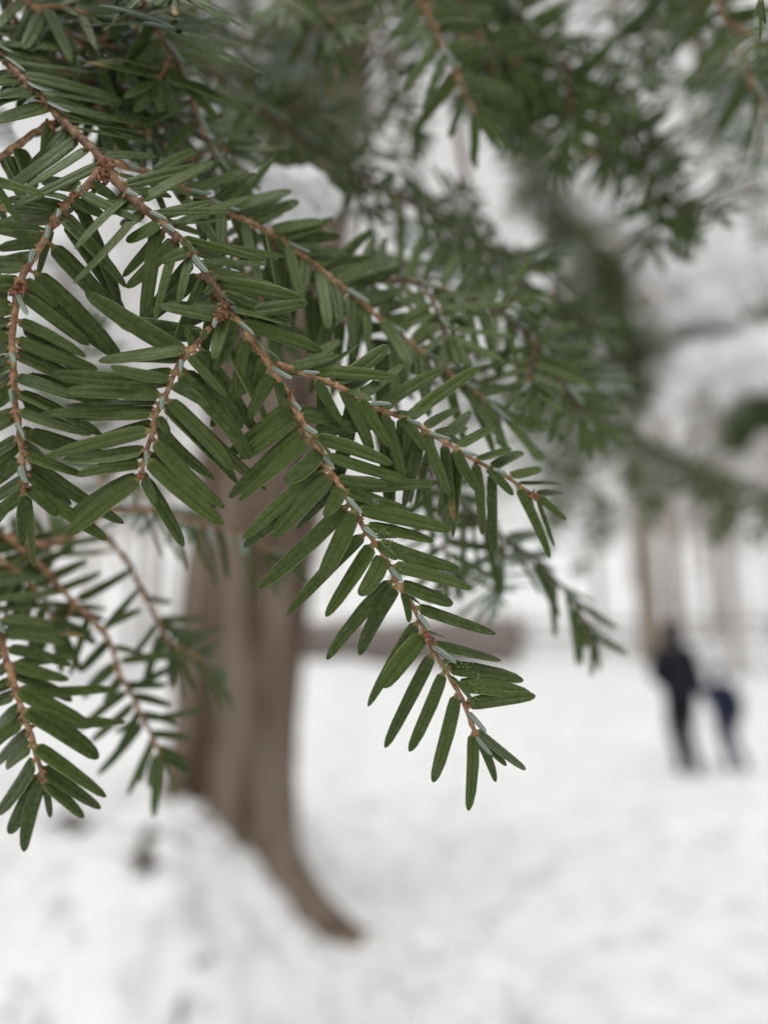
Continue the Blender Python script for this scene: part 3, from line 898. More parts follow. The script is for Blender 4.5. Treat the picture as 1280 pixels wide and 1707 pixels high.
limb(fore, P(-60, 30, 1.15 * D0), [trunk_pt(6.2, -2.2), (-1.6, 2.4, 4.6), (-0.9, 0.9, 3.0), P(-520, -420, 1.9 * D0)])

# moss on the main twig and beads of melt water
mm = MB()
for (cx, cy, n, sp) in [(642, 900, 46, 8), (655, 930, 26, 8), (668, 945, 14, 6), (742, 1108, 30, 8), (775, 1108, 22, 7), (795, 1140, 26, 9), (632, 888, 16, 6), (790, 1165, 10, 5)]:
    for _ in range(n):
        p = P(cx + random.gauss(0, sp), cy + random.gauss(0, sp * 0.9), 0.985 * D0 - random.uniform(-0.0002, 0.0009))
        mm.blob(p, Vector((random.gauss(0, 1), random.gauss(0, 1), random.gauss(0, 1))), random.uniform(0.00010, 0.00026), 0.00009, 0.00009, 5, 3, 0.2)
M_MOSS = simple_mat('moss', (0.10, 0.15, 0.05), (0.30, 0.36, 0.16), 900, 0.9, 0.1)
o = mm.build('moss', M_MOSS, fore.e, fore.o); o['kind'] = 'stuff'
fore.finish()
tw = NT('melt_water'); tw.base((0.95, 0.97, 0.98)); tw.rough(0.02, 0.5); tw.b.inputs['Transmission Weight'].default_value = 1.0; tw.b.inputs['IOR'].default_value = 1.33
M_WATER = tw.m
drop_lab = {(628, 836): 'clear melt water bead beside mossy twig, largest of the beads', (250, 697): 'tiny clear water bead under the pale needle of the hanging side twig'}
for (dx, dy, s, rt) in [(628, 836, 0.00042, 0.99), (280, 697, 0.00030, 0.955)]:
    c = P(dx, dy, rt * D0)
    wb = MB()
    for j in range(3 if dx > 500 else 1):
        wb.blob(Vector((random.gauss(0, s * .8), random.gauss(0, s * .3), random.gauss(0, s * .5))) * (0 if j == 0 else 1), Vector((0, 0, 1)), s * (1 - .25 * j), s * (1 - .3 * j), s * (1 - .3 * j), 12, 8)
    wo = wb.build('water_bead', M_WATER, None, loc=c)
    tag(wo, 'cluster of clear melt water beads on a needle by the mossy twig' if dx > 500 else 'single tiny water bead under a pale short needle', 'water drop', 'melt water beads on the sharp spray')

# ------------------------------------------------------------------ lower left spray, darker
low = Branch('hemlock_branch', 'dark drooping hemlock spray hanging low over the snow bank', origin=P(-20, 880, 1.25 * D0))
J1 = low.twig([(-40, 960, 1.224), (-10, 1020, 1.192), (0, 1059, 1.160), (11, 1099, 1.136), (26, 1149, 1.112), (40, 1191, 1.096), (53, 1228, 1.088), (63, 1265, 1.080), (73, 1298, 1.080)], 0.0011, 0.0006)
J1.hand(CH, [(0, 200, 340, 245, 84), (20, 290, 415, 350, 78), (40, 380, 450, 490, 84), (60, 480, 435, 592, 94), (70, 530, 480, 690, 84, -1), (100, 630, 590, 860, 114), (150, 760, 635, 1060, 124, 0.5),
             (210, 990, 690, 1300, 114, 0.5), (260, 1130, 650, 1390, 104, -0.5), (280, 1210, 550, 1440, 96), (280, 1210, 315, 1460, 48)], 0.002, 0.4)
J1.hand(CH, [(265, 1200, 150, 1680, 104), (245, 1170, 50, 1560, 114), (225, 1080, -20, 1430, 114), (205, 1000, 10, 1130, 96), (185, 920, -60, 1130, 104, -1), (150, 840, -80, 950, 104), (130, 760, -70, 860, 96),
             (110, 670, -80, 740, 96), (90, 590, -90, 640, 90), (60, 500, -90, 560, 90), (40, 400, -90, 450, 90)], 0.002, 0.2)
J1.auto(0.0, 0.35, step=0.0013, L=0.0165, W=0.0026, tilt=0.4, pale=0.1, ang=(75, 75))
J2 = low.twig([(20, 900, 1.360), (70, 945, 1.374), (105, 985, 1.382), (126, 1009, 1.389), (148, 1025, 1.396), (169, 1049, 1.403), (187, 1078, 1.410), (195, 1112, 1.418), (211, 1143, 1.425), (229, 1175, 1.432), (245, 1209, 1.439), (258, 1233, 1.446), (266, 1257, 1.446)], 0.0011, 0.0006)
J2.hand(CH, [(660, 260, 890, 0, 50), (720, 370, 910, 410, 48), (735, 490, 500, 690, 84), (770, 570, 640, 740, 76), (800, 650, 490, 910, 66), (840, 730, 570, 970, 66), (870, 820, 740, 920, 62), (890, 860, 620, 1180, 66),
             (970, 970, 810, 1310, 66), (1000, 1050, 935, 1270, 60), (1010, 1060, 975, 1460, 66)], 0.002, 0.1)
J2.hand(CH, [(790, 610, 1060, 610, 55), (830, 680, 1080, 750, 60), (890, 800, 1138, 830, 66), (950, 920, 1200, 940, 60), (990, 1010, 1200, 1090, 70), (1000, 1050, 1230, 1180, 66), (1010, 1060, 1130, 1320, 48)], 0.003, 0.3)
J1.auto(0.35, 0.85, step=0.0032, L=0.015, W=0.0026, tilt=0.2, pale=0, behind=0.0016)
J2.auto(0.3, 0.97, step=0.0040, L=0.015, W=0.0022, tilt=0.3, pale=0, behind=0.0012)
J2b = low.twig([(126, 1009, 1.389), (108, 1035, 1.396), (90, 1057, 1.403)], 0.0007, 0.0005)
J3 = low.twig([(150, 870, 1.510), (185, 905, 1.516), (215, 940, 1.522), (245, 1000, 1.528), (262, 1030, 1.540), (280, 1066, 1.552), (305, 1085, 1.564), (335, 1100, 1.588), (352, 1120, 1.600)], 0.0012, 0.0006)
J3.auto(0.58, 1.0, step=0.0013, L=0.0165, W=0.0024, tilt=0.6, pale=0.1, ang=(65, 35))
J3.hand(CH, [(1060, 330, 910, 500, 66), (1000, 200, 1130, 260, 40), (930, 60, 1090, 90, 40), (1080, 340, 1080, 640, 60)], 0.002, 0.1)
J7 = low.twig([(185, 850, 1.765), (160, 780, 1.810), (135, 700, 1.855), (130, 620, 1.900), (150, 560, 1.945)], 0.0010, 0.0006)
J7.auto(0.0, 1.0, step=0.0036, L=0.016, W=0.0026, tilt=0.5, pale=0.05)
J8 = low.twig([(160, 780, 1.810), (200, 810, 1.900), (250, 830, 1.945), (300, 860, 1.990)], 0.0010, 0.0006)
J8.auto(0.0, 1.0, step=0.0034, L=0.016, W=0.0026, tilt=0.5, pale=0.05, droop=0.5)
J4 = low.twig([(-30, 880, 1.360), (30, 900, 1.374), (90, 905, 1.396), (150, 872, 1.504), (185, 850, 1.612)], 0.0015, 0.0012)
J5 = low.twig([(-40, 900, 1.320), (10, 940, 1.336), (60, 985, 1.360), (90, 1030, 1.368)], 0.0010, 0.0006)
J5.auto(0.0, 1.0, step=0.0010, L=0.016, W=0.0026, tilt=0.5, pale=0.08)
J6 = low.twig([(-40, 960, 1.525), (20, 960, 1.540), (60, 940, 1.562), (100, 900, 1.600)], 0.0010, 0.0006)
J6.auto(0.0, 1.0, step=0.0015, L=0.016, W=0.0026, tilt=0.5, pale=0.08)
K = low.twig([(185, 850, 1.383), (250, 850, 1.495), (320, 868, 1.585), (380, 880, 1.653), (430, 905, 1.698), (462, 925, 1.720)], 0.0012, 0.0006)
K.auto(0.15, 1.0, step=0.0026, L=0.017, W=0.0026, tilt=0.5, pale=0.05, droop=0.85, ang=(70, 50))
limb(low, P(-40, 880, 1.5 * D0), [trunk_pt(5.7, -2.6), (-1.9, 2.3, 4.0), (-1.1, 0.8, 2.5), P(-620, 500, 2.4 * D0)])
low.finish()
#@@PART3
def auto_sides(br, tw, n, ln, dr=0.25, seed=0, step=0.0018, f0=0.04, f1=0.95, tilt=0.45, pale=0.1, L=0.016):
    """n short twigs leaving tw alternately left and right, as the camera sees it; ln in photo pixels"""
    rs_ = random.Random(seed)
    for k in range(n):
        f = f0 + (f1 - f0) * (k + rs_.random() * 0.6) / n
        i = min(int(f * (len(tw.path) - 1)), len(tw.path) - 3)
        x, y, d = project(tw.path[i]); x2, y2, _ = project(tw.path[i + 2]); r = d / D0
        a = math.atan2(y2 - y, x2 - x) + (1 if k % 2 else -1) * math.radians(rs_.uniform(35, 62))
        l_ = ln * rs_.uniform(0.55, 1.15) * (1 - 0.45 * f)
        dx, dy = math.cos(a) * l_, math.sin(a) * l_
        q = rs_.uniform(-0.5, 1.0) * dr
        t = br.twig([(x, y, r), (x + dx * 0.35, y + dy * 0.32, r + q * 0.3), (x + dx * 0.7, y + dy * 0.7 + l_ * 0.03, r + q * 0.65), (x + dx, y + dy + l_ * 0.10, r + q)], 0.0008, 0.0005)
        t.auto(0.05, 1.0, step=step, L=L, W=0.0024, tilt=tilt, pale=pale, ang=(66, 40))

# ------------------------------------------------------------------ upper left spray behind the sharp one
upl = Branch('hemlock_branch', 'soft green hemlock spray with a thin tan twig, crowding above the sharp spray', origin=P(150, -120, 1.35 * D0))
D = upl.twig([(200, -80, 1.166), (240, 0, 1.198), (266, 55, 1.210), (290, 95, 1.221), (311, 140, 1.232), (325, 180, 1.243), (345, 230, 1.254), (368, 268, 1.265)], 0.0010, 0.0006)
D.auto(0.0, 1.0, step=0.0024, L=0.016, W=0.0023, tilt=0.5, pale=0.22, ang=(66, 50), dens=0.8)
E1 = upl.twig([(-60, -60, 1.180), (40, 0, 1.180), (90, 38, 1.188), (118, 58, 1.195), (160, 68, 1.210), (200, 82, 1.225), (240, 95, 1.240)], 0.0010, 0.0006)
E1.auto(0.0, 1.0, step=0.0013, L=0.016, W=0.0024, tilt=0.5, pale=0.15)
E2 = upl.twig([(60, -80, 1.409), (130, -20, 1.455), (190, 30, 1.501), (240, 90, 1.546), (270, 160, 1.592), (290, 230, 1.637)], 0.0010, 0.0006)
E2.auto(0.0, 1.0, step=0.0014, L=0.016, W=0.0024, tilt=0.5, pale=0.12)
E3 = upl.twig([(-40, 40, 1.210), (40, 90, 1.224), (110, 120, 1.238), (180, 140, 1.252), (240, 160, 1.266)], 0.0009, 0.0006)
E3.auto(0.0, 1.0, step=0.0014, L=0.016, W=0.0024, tilt=0.5, pale=0.12)
E4 = upl.twig([(120, 160, 1.312), (180, 190, 1.328), (240, 220, 1.343), (300, 250, 1.374), (350, 290, 1.406)], 0.0009, 0.0006)
E4.auto(0.0, 1.0, step=0.0016, L=0.016, W=0.0024, tilt=0.5, pale=0.12)
E5 = upl.twig([(300, -60, 1.686), (350, 10, 1.784), (390, 70, 1.882), (430, 120, 1.980)], 0.0010, 0.0006)
E5.auto(0.0, 1.0, step=0.0017, L=0.016, W=0.0024, tilt=0.5, pale=0.1)
E6 = upl.twig([(120, -60, 1.945), (210, 40, 2.050), (330, 90, 2.155), (420, 150, 2.260)], 0.0012, 0.0008)
E6.auto(0.0, 1.0, step=0.0016, L=0.016, W=0.0024, tilt=0.5, pale=0.1)
auto_sides(upl, E1, 5, 110, 0.1, 1, tilt=0.5)
auto_sides(upl, E2, 8, 130, 0.3, 2, tilt=0.5)
auto_sides(upl, E3, 5, 110, 0.1, 3, tilt=0.5)
auto_sides(upl, E4, 5, 110, 0.2, 4, tilt=0.5)
auto_sides(upl, E5, 6, 120, 0.3, 5, tilt=0.5)
auto_sides(upl, E6, 6, 150, 0.3, 6, tilt=0.5)
auto_sides(upl, D, 4, 90, 0.3, 7, tilt=0.5, f1=0.6)
limb(upl, P(200, -80, 1.30 * D0), [trunk_pt(6.6, -2.0), (-1.0, 2.2, 5.4), (-0.5, 0.8, 3.2), P(60, -420, 2.0 * D0)])
upl.finish()

# ------------------------------------------------------------------ long middle branch, dark, running down behind the sharp spray
mid = Branch('hemlock_branch', 'long dark blurred hemlock branch sloping down behind the sharp spray', origin=P(250, 0, 1.9 * D0))
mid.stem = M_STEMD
def side_twigs(br, tw, spec, W=0.0024, L=0.016, step=0.0019, tilt=0.45, pale=0.12, hi=True):
    """spec: (fraction along tw, px dx, px dy, d ratio, sag)"""
    for f, dx, dy, dr in spec:
        i = int(f * (len(tw.path) - 1))
        x, y, d = project(tw.path[i]); r = d / D0
        t = br.twig([(x, y, r), (x + dx * 0.35, y + dy * 0.28, r + dr * 0.3), (x + dx * 0.7, y + dy * 0.65, r + dr * 0.65), (x + dx, y + dy, r + dr)], 0.0009, 0.00055)
        t.auto(0.05, 1.0, step=step, L=L, W=W, tilt=tilt, pale=pale, ang=(66, 40))
M1 = mid.twig([(250, 40, 1.604), (340, 110, 1.640), (430, 180, 1.676), (520, 240, 1.711), (590, 285, 1.747), (650, 320, 1.783), (720, 360, 1.819), (790, 405, 1.853), (850, 455, 1.911), (905, 520, 1.967), (950, 590, 2.032), (985, 650, 2.068)], 0.0016, 0.0006)
M1.auto(0.0, 1.0, step=0.0018, L=0.0165, W=0.0025, tilt=0.5, pale=0.12)
side_twigs(mid, M1, [(0.22, 60, 110, 0.2), (0.34, 50, 90, 0.1), (0.45, 140, 40, 0.3), (0.52, 70, 120, 0.0), (0.60, 160, 70, 0.3), (0.66, 60, 110, -0.05), (0.74, 150, 90, 0.3), (0.80, 60, 130, 0.05), (0.88, 110, 90, 0.2)])
M1b = mid.twig([(600, 470, 1.338), (680, 470, 1.360), (760, 490, 1.382), (830, 520, 1.405), (890, 570, 1.428), (940, 640, 1.450), (975, 700, 1.472)], 0.0011, 0.0006)
M1b.auto(0.0, 1.0, step=0.0019, L=0.0165, W=0.0024, tilt=0.45, pale=0.12)
M1c = mid.twig([(520, 420, 1.429), (590, 440, 1.464), (660, 450, 1.501), (720, 440, 1.558)], 0.0010, 0.0006)
M1c.auto(0.0, 1.0, step=0.0022, L=0.0165, W=0.0024, tilt=0.6, pale=0.12)
G = mid.twig([(560, 640, 1.342), (640, 720, 1.387), (720, 790, 1.433), (790, 860, 1.477), (850, 905, 1.510), (900, 940, 1.546), (945, 990, 1.568), (985, 1050, 1.591)], 0.0011, 0.0006)
G.auto(0.12, 1.0, step=0.0021, L=0.0165, W=0.0026, tilt=0.5, pale=0.1, droop=0.45, ang=(60, 35))
G2 = mid.twig([(520, 500, 1.273), (560, 640, 1.342)], 0.0012, 0.0011)
side_twigs(mid, G, [(0.35, 20, 150, 0.1), (0.62, -20, 90, 0.2)])
auto_sides(mid, M1, 12, 130, 0.3, 8)
auto_sides(mid, M1b, 5, 90, 0.3, 9)
limb(mid, P(250, 40, 1.85 * D0), [trunk_pt(6.0, -1.6), (-0.7, 2.2, 5.0), (-0.3, 0.9, 3.1), P(100, -320, 2.4 * D0)])
mid.finish()

# ------------------------------------------------------------------ top centre
topc = Branch('hemlock_branch', 'light-edged hemlock spray hanging tip-down from the top, beside the darker ragged branch', origin=P(640, -160, 1.7 * D0))
M2 = topc.twig([(640, -110, 1.386), (690, -20, 1.410), (715, 30, 1.423), (738, 75, 1.435), (757, 110, 1.447), (770, 150, 1.459), (790, 185, 1.473)], 0.0011, 0.0006)
M2.auto(0.0, 1.0, step=0.0017, L=0.0165, W=0.0025, tilt=0.45, pale=0.06)
M2b = topc.twig([(690, -110, 1.729), (750, -30, 1.770), (790, 40, 1.810), (818, 105, 1.850), (840, 160, 1.891)], 0.0011, 0.0006)
M2b.auto(0.0, 1.0, step=0.0017, L=0.0165, W=0.0025, tilt=0.4, pale=0.12)
M2c = topc.twig([(480, -100, 1.540), (500, -20, 1.576), (520, 30, 1.612), (545, 75, 1.648)], 0.0010, 0.0006)
M2c.auto(0.0, 1.0, step=0.0028, L=0.0165, W=0.0024, tilt=0.4, pale=0.15)
M2d = topc.twig([(540, -120, 2.183), (590, -20, 2.274), (620, 60, 2.365), (650, 140, 2.456), (690, 220, 2.547)], 0.0011, 0.0006)
M2d.auto(0.0, 1.0, step=0.0022, L=0.0165, W=0.0024, tilt=0.4, pale=0.12)
M2e = topc.twig([(600, -60, 1.942), (650, -10, 2.037), (760, 10, 2.131), (850, 30, 2.225)], 0.0011, 0.0006)
M2e.auto(0.0, 1.0, step=0.0018, L=0.0165, W=0.0024, tilt=0.4, pale=0.12)
auto_sides(topc, M2b, 6, 110, 0.3, 10)
auto_sides(topc, M2d, 4, 110, 0.4, 11)
auto_sides(topc, M2e, 4, 120, 0.4, 12)
auto_sides(topc, M2c, 4, 90, 0.3, 13)
limb(topc, P(640, -110, 1.62 * D0), [trunk_pt(6.8, -1.3), (-0.2, 2.4, 5.6), (0.0, 0.9, 3.4), P(620, -520, 2.3 * D0)])
topc.finish()

# ------------------------------------------------------------------ upper right, dark ragged branch
upr = Branch('hemlock_branch', 'dark ragged hemlock branch reaching down from the top to the snow-laden bough', origin=P(800, -160, 2.1 * D0))
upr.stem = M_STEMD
M3 = upr.twig([(780, -110, 1.791), (830, -30, 1.831), (880, 40, 1.870), (935, 105, 1.910), (985, 150, 1.950), (1030, 195, 2.029), (1065, 250, 2.108), (1095, 300, 2.186), (1125, 345, 2.265), (1150, 390, 2.345)], 0.0015, 0.0006)
M3.auto(0.0, 1.0, step=0.0014, L=0.0165, W=0.0025, tilt=0.35, pale=0.12)
side_twigs(upr, M3, [(0.2, -30, 120, 0.1), (0.3, 110, 20, 0.1), (0.36, -10, 140, 0.1), (0.45, 10, 110, 0.1), (0.5, 80, 50, 0.1), (0.56, -5, 110, 0.2), (0.66, 20, 90, 0.2), (0.28, -90, 80, 0.2)], step=0.0017)
M3b = upr.twig([(880, 40, 2.001), (860, 90, 2.092), (855, 140, 2.183), (870, 200, 2.274)], 0.0010, 0.0006)
M3b.auto(0.0, 1.0, step=0.0018, L=0.0165, W=0.0024, tilt=0.4, pale=0.12)
auto_sides(upr, M3, 9, 110, 0.3, 14)
auto_sides(upr, M3b, 6, 90, 0.3, 15)
limb(upr, P(780, -110, 2.0 * D0), [trunk_pt(6.4, -1.0), (0.3, 2.4, 5.4), (0.25, 0.9, 3.3), P(760, -520, 2.6 * D0)])
upr.finish()

farr = Branch('hemlock_branch', 'hazy green hemlock branch with a reddish twig in the top corner above the walkers', origin=P(1200, -140, 2.0 * D0))
M4 = farr.twig([(1150, -110, 1.620), (1190, -20, 1.655), (1210, 40, 1.688), (1228, 85, 1.723), (1250, 135, 1.757), (1290, 200, 1.826)], 0.0012, 0.0006)
M4.auto(0.0, 1.0, step=0.0018, L=0.0165, W=0.0024, tilt=0.4, pale=0.12)
M4b = farr.twig([(1060, -110, 2.092), (1080, -20, 2.183), (1085, 40, 2.274), (1075, 90, 2.365)], 0.0010, 0.0006)
M4b.auto(0.0, 1.0, step=0.0019, L=0.0165, W=0.0024, tilt=0.4, pale=0.12)
M4c = farr.twig([(1130, -60, 2.372), (1150, 40, 2.568), (1165, 120, 2.764), (1185, 200, 2.960), (1200, 280, 3.254)], 0.0011, 0.0006)
M4c.auto(0.0, 1.0, step=0.0026, L=0.0165, W=0.0022, tilt=0.4, pale=0.12)
M4d = farr.twig([(1210, 40, 1.910), (1245, 60, 2.092), (1280, 50, 2.274), (1330, 60, 2.456)], 0.0010, 0.0006)
M4d.auto(0.0, 1.0, step=0.0022, L=0.0165, W=0.0022, tilt=0.4, pale=0.12)
M4e = farr.twig([(1230, 90, 1.955), (1240, 140, 2.092), (1265, 200, 2.274), (1275, 260, 2.456)], 0.0010, 0.0006)
M4e.auto(0.0, 1.0, step=0.0022, L=0.0165, W=0.0022, tilt=0.4, pale=0.12)
M4f = farr.twig([(1240, -70, 1.15), (1258, -30, 1.1), (1268, -4, 1.08)], 0.0007, 0.0004)
for tx, ty in ((1253, 34), (1266, 68), (1275, 40)):
    M4f.hand((0, 0, 1), [(1268, -4, tx, ty, 7)], 0.0)
auto_sides(farr, M4, 5, 110, 0.4, 16)
auto_sides(farr, M4b, 6, 100, 0.4, 17)
auto_sides(farr, M4c, 8, 100, 0.5, 18)
limb(farr, P(1150, -110, 1.9 * D0), [trunk_pt(6.9, -0.8), (0.9, 2.6, 6.0), (0.6, 1.0, 3.6), P(1180, -520, 2.6 * D0)])
farr.finish()

# ------------------------------------------------------------------ farther boughs, wholly out of focus
def far_bough(name, label, spine, subs, r0, r1, L=0.017, W=0.0026, step=0.0022, group=None, limb_pts=None, hang=0.3):
    """spine: (px, py, ratio); subs: twigs given as (fraction, dx, dy, dratio)"""
    br = Branch(name, label, group, hi=False, maxind=0, origin=P(spine[0][0], spine[0][1], spine[0][2] * D0))
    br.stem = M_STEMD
    S = br.twig(spine, r0, r1, 'stem', 6)
    S.auto(0.1, 1.0, step=step * 1.3, L=L, W=W, tilt=0.6, pale=0.05)
    for f, dx, dy, dr in subs:
        i = int(f * (len(S.path) - 1))
        x, y, d = project(S.path[i]); r = d / D0
        pts = [(x, y, r)] + [(x + dx * k + random.gauss(0, 4), y + dy * k ** 1.25 + random.gauss(0, 4), r + dr * k) for k in (0.33, 0.66, 1.0)]
        t = br.twig(pts, 0.0013, 0.0007, 'twig', 5)
        t.auto(0.0, 1.0, step=step, L=L, W=W, tilt=0.5, pale=0.05)
    if limb_pts:
        limb(br, P(spine[0][0], spine[0][1], spine[0][2] * D0), limb_pts, 0.013, r0)
    br.finish()
    return br

def subs_auto(n, dx, dy, dr, f0=0.05, f1=0.98):
    out = []
    for i in range(n):
        f = f0 + (f1 - f0) * i / max(1, n - 1)
        out.append((f, random.uniform(*dx), random.uniform(*dy), random.uniform(*dr)))
    return out

# soft green branch across the right half, about half a metre away
far_bough('hemlock_branch', 'pale blurred hemlock branch drooping above the two walkers', [(820, 560, 3.2), (900, 620, 3.5), (1000, 690, 3.9), (1090, 745, 4.3), (1190, 790, 4.7), (1320, 830, 5.2)],
          subs_auto(40, (-40, 80), (20, 120), (-0.3, 0.8)), 0.0022, 0.0009, step=0.0030, limb_pts=[trunk_pt(6.1, -1.4), (0.2, 2.6, 4.6), (0.15, 1.0, 2.65), P(700, -250, 5.0 * D0)])
far_bough('hemlock_branch', 'blurred hemlock branch under the dark long branch, its tip over open snow', [(760, 560, 4.2), (830, 640, 4.4), (890, 720, 4.6), (950, 800, 4.8), (1010, 850, 5.0)],
          subs_auto(26, (-60, 70), (10, 90), (-0.4, 0.6)), 0.002, 0.0009, step=0.0030, limb_pts=[trunk_pt(5.9, -1.5), (0.1, 2.6, 4.4), (0.1, 1.2, 2.6), P(600, -200, 6.0 * D0)])
# foliage filling the top between the sprays
far_bough('hemlock_branch', 'dim olive hemlock branch deep in shade between the upper sprays', [(330, -60, 3.5), (420, 20, 3.8), (510, 90, 4.2), (560, 140, 4.5), (610, 200, 4.8)],
          subs_auto(26, (-80, 100), (-20, 110), (-0.4, 0.8)), 0.0025, 0.0009, step=0.0024, limb_pts=[trunk_pt(6.5, -1.5), (-0.4, 2.6, 5.4), (-0.3, 1.2, 3.4)])
far_bough('hemlock_branch', 'dim hemlock branch filling the gap beside the thin tan twig', [(150, -40, 3.0), (260, 30, 3.2), (370, 110, 3.4), (470, 190, 3.7), (560, 250, 4.0)],
          subs_auto(26, (-80, 100), (-20, 110), (-0.3, 0.5)), 0.0025, 0.0009, step=0.0022, limb_pts=[trunk_pt(6.7, -1.8), (-0.8, 2.6, 5.6), (-0.5, 1.2, 3.4)])
far_bough('hemlock_branch', 'blurred hemlock branch hanging below the ragged upper branch', [(700, -40, 4.5), (760, 60, 4.8), (810, 150, 5.1), (870, 240, 5.5), (920, 330, 6.0)],
          subs_auto(12, (-60, 50), (0, 70), (-0.4, 0.6)), 0.0022, 0.0009, step=0.0028, limb_pts=[trunk_pt(6.3, -1.2), (0.2, 2.6, 5.4), (0.1, 1.2, 3.5)])
far_bough('hemlock_branch', 'faint hemlock branch tip below the top corner, in front of bare trees', [(1180, 60, 4.5), (1210, 160, 4.8), (1235, 260, 5.1), (1255, 340, 5.5), (1262, 400, 5.8)],
          subs_auto(12, (-50, 50), (10, 70), (-0.4, 0.6)), 0.002, 0.0009, step=0.0042, limb_pts=[trunk_pt(7.0, -0.9), (0.9, 2.8, 6.2), (0.55, 1.2, 3.8)])
# olive masses farther back
far_bough('hemlock_branch', 'olive blurred hemlock bough, tall narrow, beside the snow-laden bough', [(880, 180, 9.0), (890, 230, 9.2), (900, 290, 9.5), (925, 350, 9.8), (960, 400, 10.0)],
          subs_auto(46, (-60, 70), (-10, 70), (-0.7, 0.7)), 0.004, 0.0012, W=0.0042, L=0.02, step=0.0021, limb_pts=[trunk_pt(6.0, -0.6), (0.5, 3.0, 4.6), (0.35, 1.5, 3.0)])
far_bough('hemlock_branch', 'dark olive hemlock bough bowed under its snow load', [(985, 380, 12.0), (1010, 440, 12.3), (1030, 500, 12.6), (1050, 570, 13.0), (1070, 650, 13.5)],
          subs_auto(74, (-95, 60), (-20, 75), (-1.2, 1.0)), 0.006, 0.0014, W=0.0045, L=0.022, step=0.0022, limb_pts=[trunk_pt(5.6, -0.4), (0.7, 3.2, 4.4), (0.55, 2.0, 3.0)])
far_bough('hemlock_branch', 'deep green bough tip poking out beneath the lowest snow clump', [(1330, 640, 13.0), (1290, 670, 12.8), (1255, 690, 12.6), (1225, 700, 12.4)],
          subs_auto(50, (-60, 20), (-10, 60), (-0.8, 0.8)), 0.006, 0.0014, W=0.0045, L=0.022, step=0.0024, limb_pts=[trunk_pt(5.8, -0.2), (1.6, 3.4, 4.6), (1.5, 2.2, 2.9)])
far_bough('hemlock_branch', 'green bough between the two largest snow clumps', [(1320, 500, 14.0), (1270, 520, 13.8), (1230, 535, 13.6), (1190, 560, 13.4), (1150, 575, 13.2)],
          subs_auto(36, (-40, 20), (-10, 30), (-0.8, 0.8)), 0.006, 0.0014, W=0.0045, L=0.022, step=0.0026, limb_pts=[trunk_pt(6.1, -0.2), (1.7, 3.4, 4.8), (1.7, 2.4, 3.2)])

# ------------------------------------------------------------------ snow lying on the boughs
def snow_clump(label, blobs, seed, group='snow clumps on the boughs', voxel=None):
    """blobs: (px, py, ratio, rx_px, ry_px) -> one lumpy mass"""
    rs = random.Random(seed)
    ctr = P(blobs[0][0], blobs[0][1], blobs[0][2] * D0)
    V, Fs = [], []
    bm = bmesh.new()
    for px, py, rt, rx, ry in blobs:
        c = P(px, py, rt * D0)
        sx, sz = rx * rt * D0 / F, ry * rt * D0 / F
        r = bmesh.ops.create_icosphere(bm, subdivisions=4, radius=1.0)
        for v in r['verts']:
            n = v.co.copy()
            k = 1 + 0.22 * noise.noise(n * 1.7 + Vector((px, py, seed))) + 0.16 * noise.noise(n * 4.1 + Vector((py, px, seed))) + 0.12 * noise.noise(n * 11 + Vector((px, 0, 0))) + 0.06 * noise.noise(n * 19)
            zz = n.z * sz * (0.75 if n.z < 0 else 1.0)
            v.co = (c - ctr) + Vector((n.x * sx * k, n.y * sx * 0.8 * k, zz * k))
    me = bpy.data.meshes.new('snow_clump')
    bm.to_mesh(me); bm.free()
    me.polygons.foreach_set('use_smooth', [True] * len(me.polygons))
    o = obj('snow_clump', me, M_SNOW, None, ctr)
    tag(o, label, 'snow', group)
    return o
snow_clump('white snow clump on the twigs just above the sharp spray', [(505, 318, 1.55, 46, 34), (455, 308, 1.52, 40, 24), (540, 340, 1.58, 30, 34), (480, 350, 1.55, 40, 30), ], 3)
snow_clump('white snow patch showing through between the hanging needles of the sharp spray', [(440, 420, 1.9, 34, 50), (470, 465, 1.92, 30, 50)], 13)
snow_clump('small granular snow clump at the left edge beside the sharp spray', [(-5, 205, 1.35, 24, 26), (8, 232, 1.36, 20, 18), (-30, 220, 1.36, 30, 26)], 4)
snow_clump('curved snow load along the top of the bowed olive bough', [(960, 300, 12, 34, 26), (985, 325, 12, 36, 28), (1015, 350, 12, 38, 28), (1045, 372, 12, 38, 26), (1075, 400, 12.2, 34, 30), (1100, 430, 12.4, 40, 30), (1090, 455, 12.4, 36, 18)], 5)
snow_clump('large rounded snow clump above the gap in the right boughs', [(1150, 470, 13, 50, 34), (1190, 450, 13, 44, 34), (1215, 490, 13.2, 40, 40), (1165, 510, 13, 52, 30), (1125, 530, 13, 40, 24), (1195, 535, 13, 40, 20), (1180, 420, 13, 24, 40)], 6)
snow_clump('lowest and widest snow clump weighing down the right bough', [(1150, 610, 13, 52, 36), (1200, 600, 13, 56, 40), (1250, 590, 13, 52, 46), (1290, 610, 13, 50, 60), (1120, 650, 13, 36, 30), (1105, 675, 13, 22, 22), (1210, 655, 13, 24, 40), (1255, 640, 13, 40, 36)], 7)
snow_clump('snow clump hanging above the lowest right one at the corner', [(1275, 430, 14, 40, 34), (1300, 470, 14, 40, 40), (1260, 455, 14, 26, 24)], 8)
snow_clump('ragged snow clump between the ragged upper branch and the corner branch', [(960, 20, 6, 40, 24), (1000, 60, 6.2, 30, 34), (1020, 110, 6.4, 30, 40), (1045, 150, 6.6, 26, 40)], 10)
#@@PART4
snow_clump('tiny snow crumb caught between needles of the sharp spray', [(622, 626, 1.03, 9, 8), (628, 630, 1.03, 6, 6)], 21)
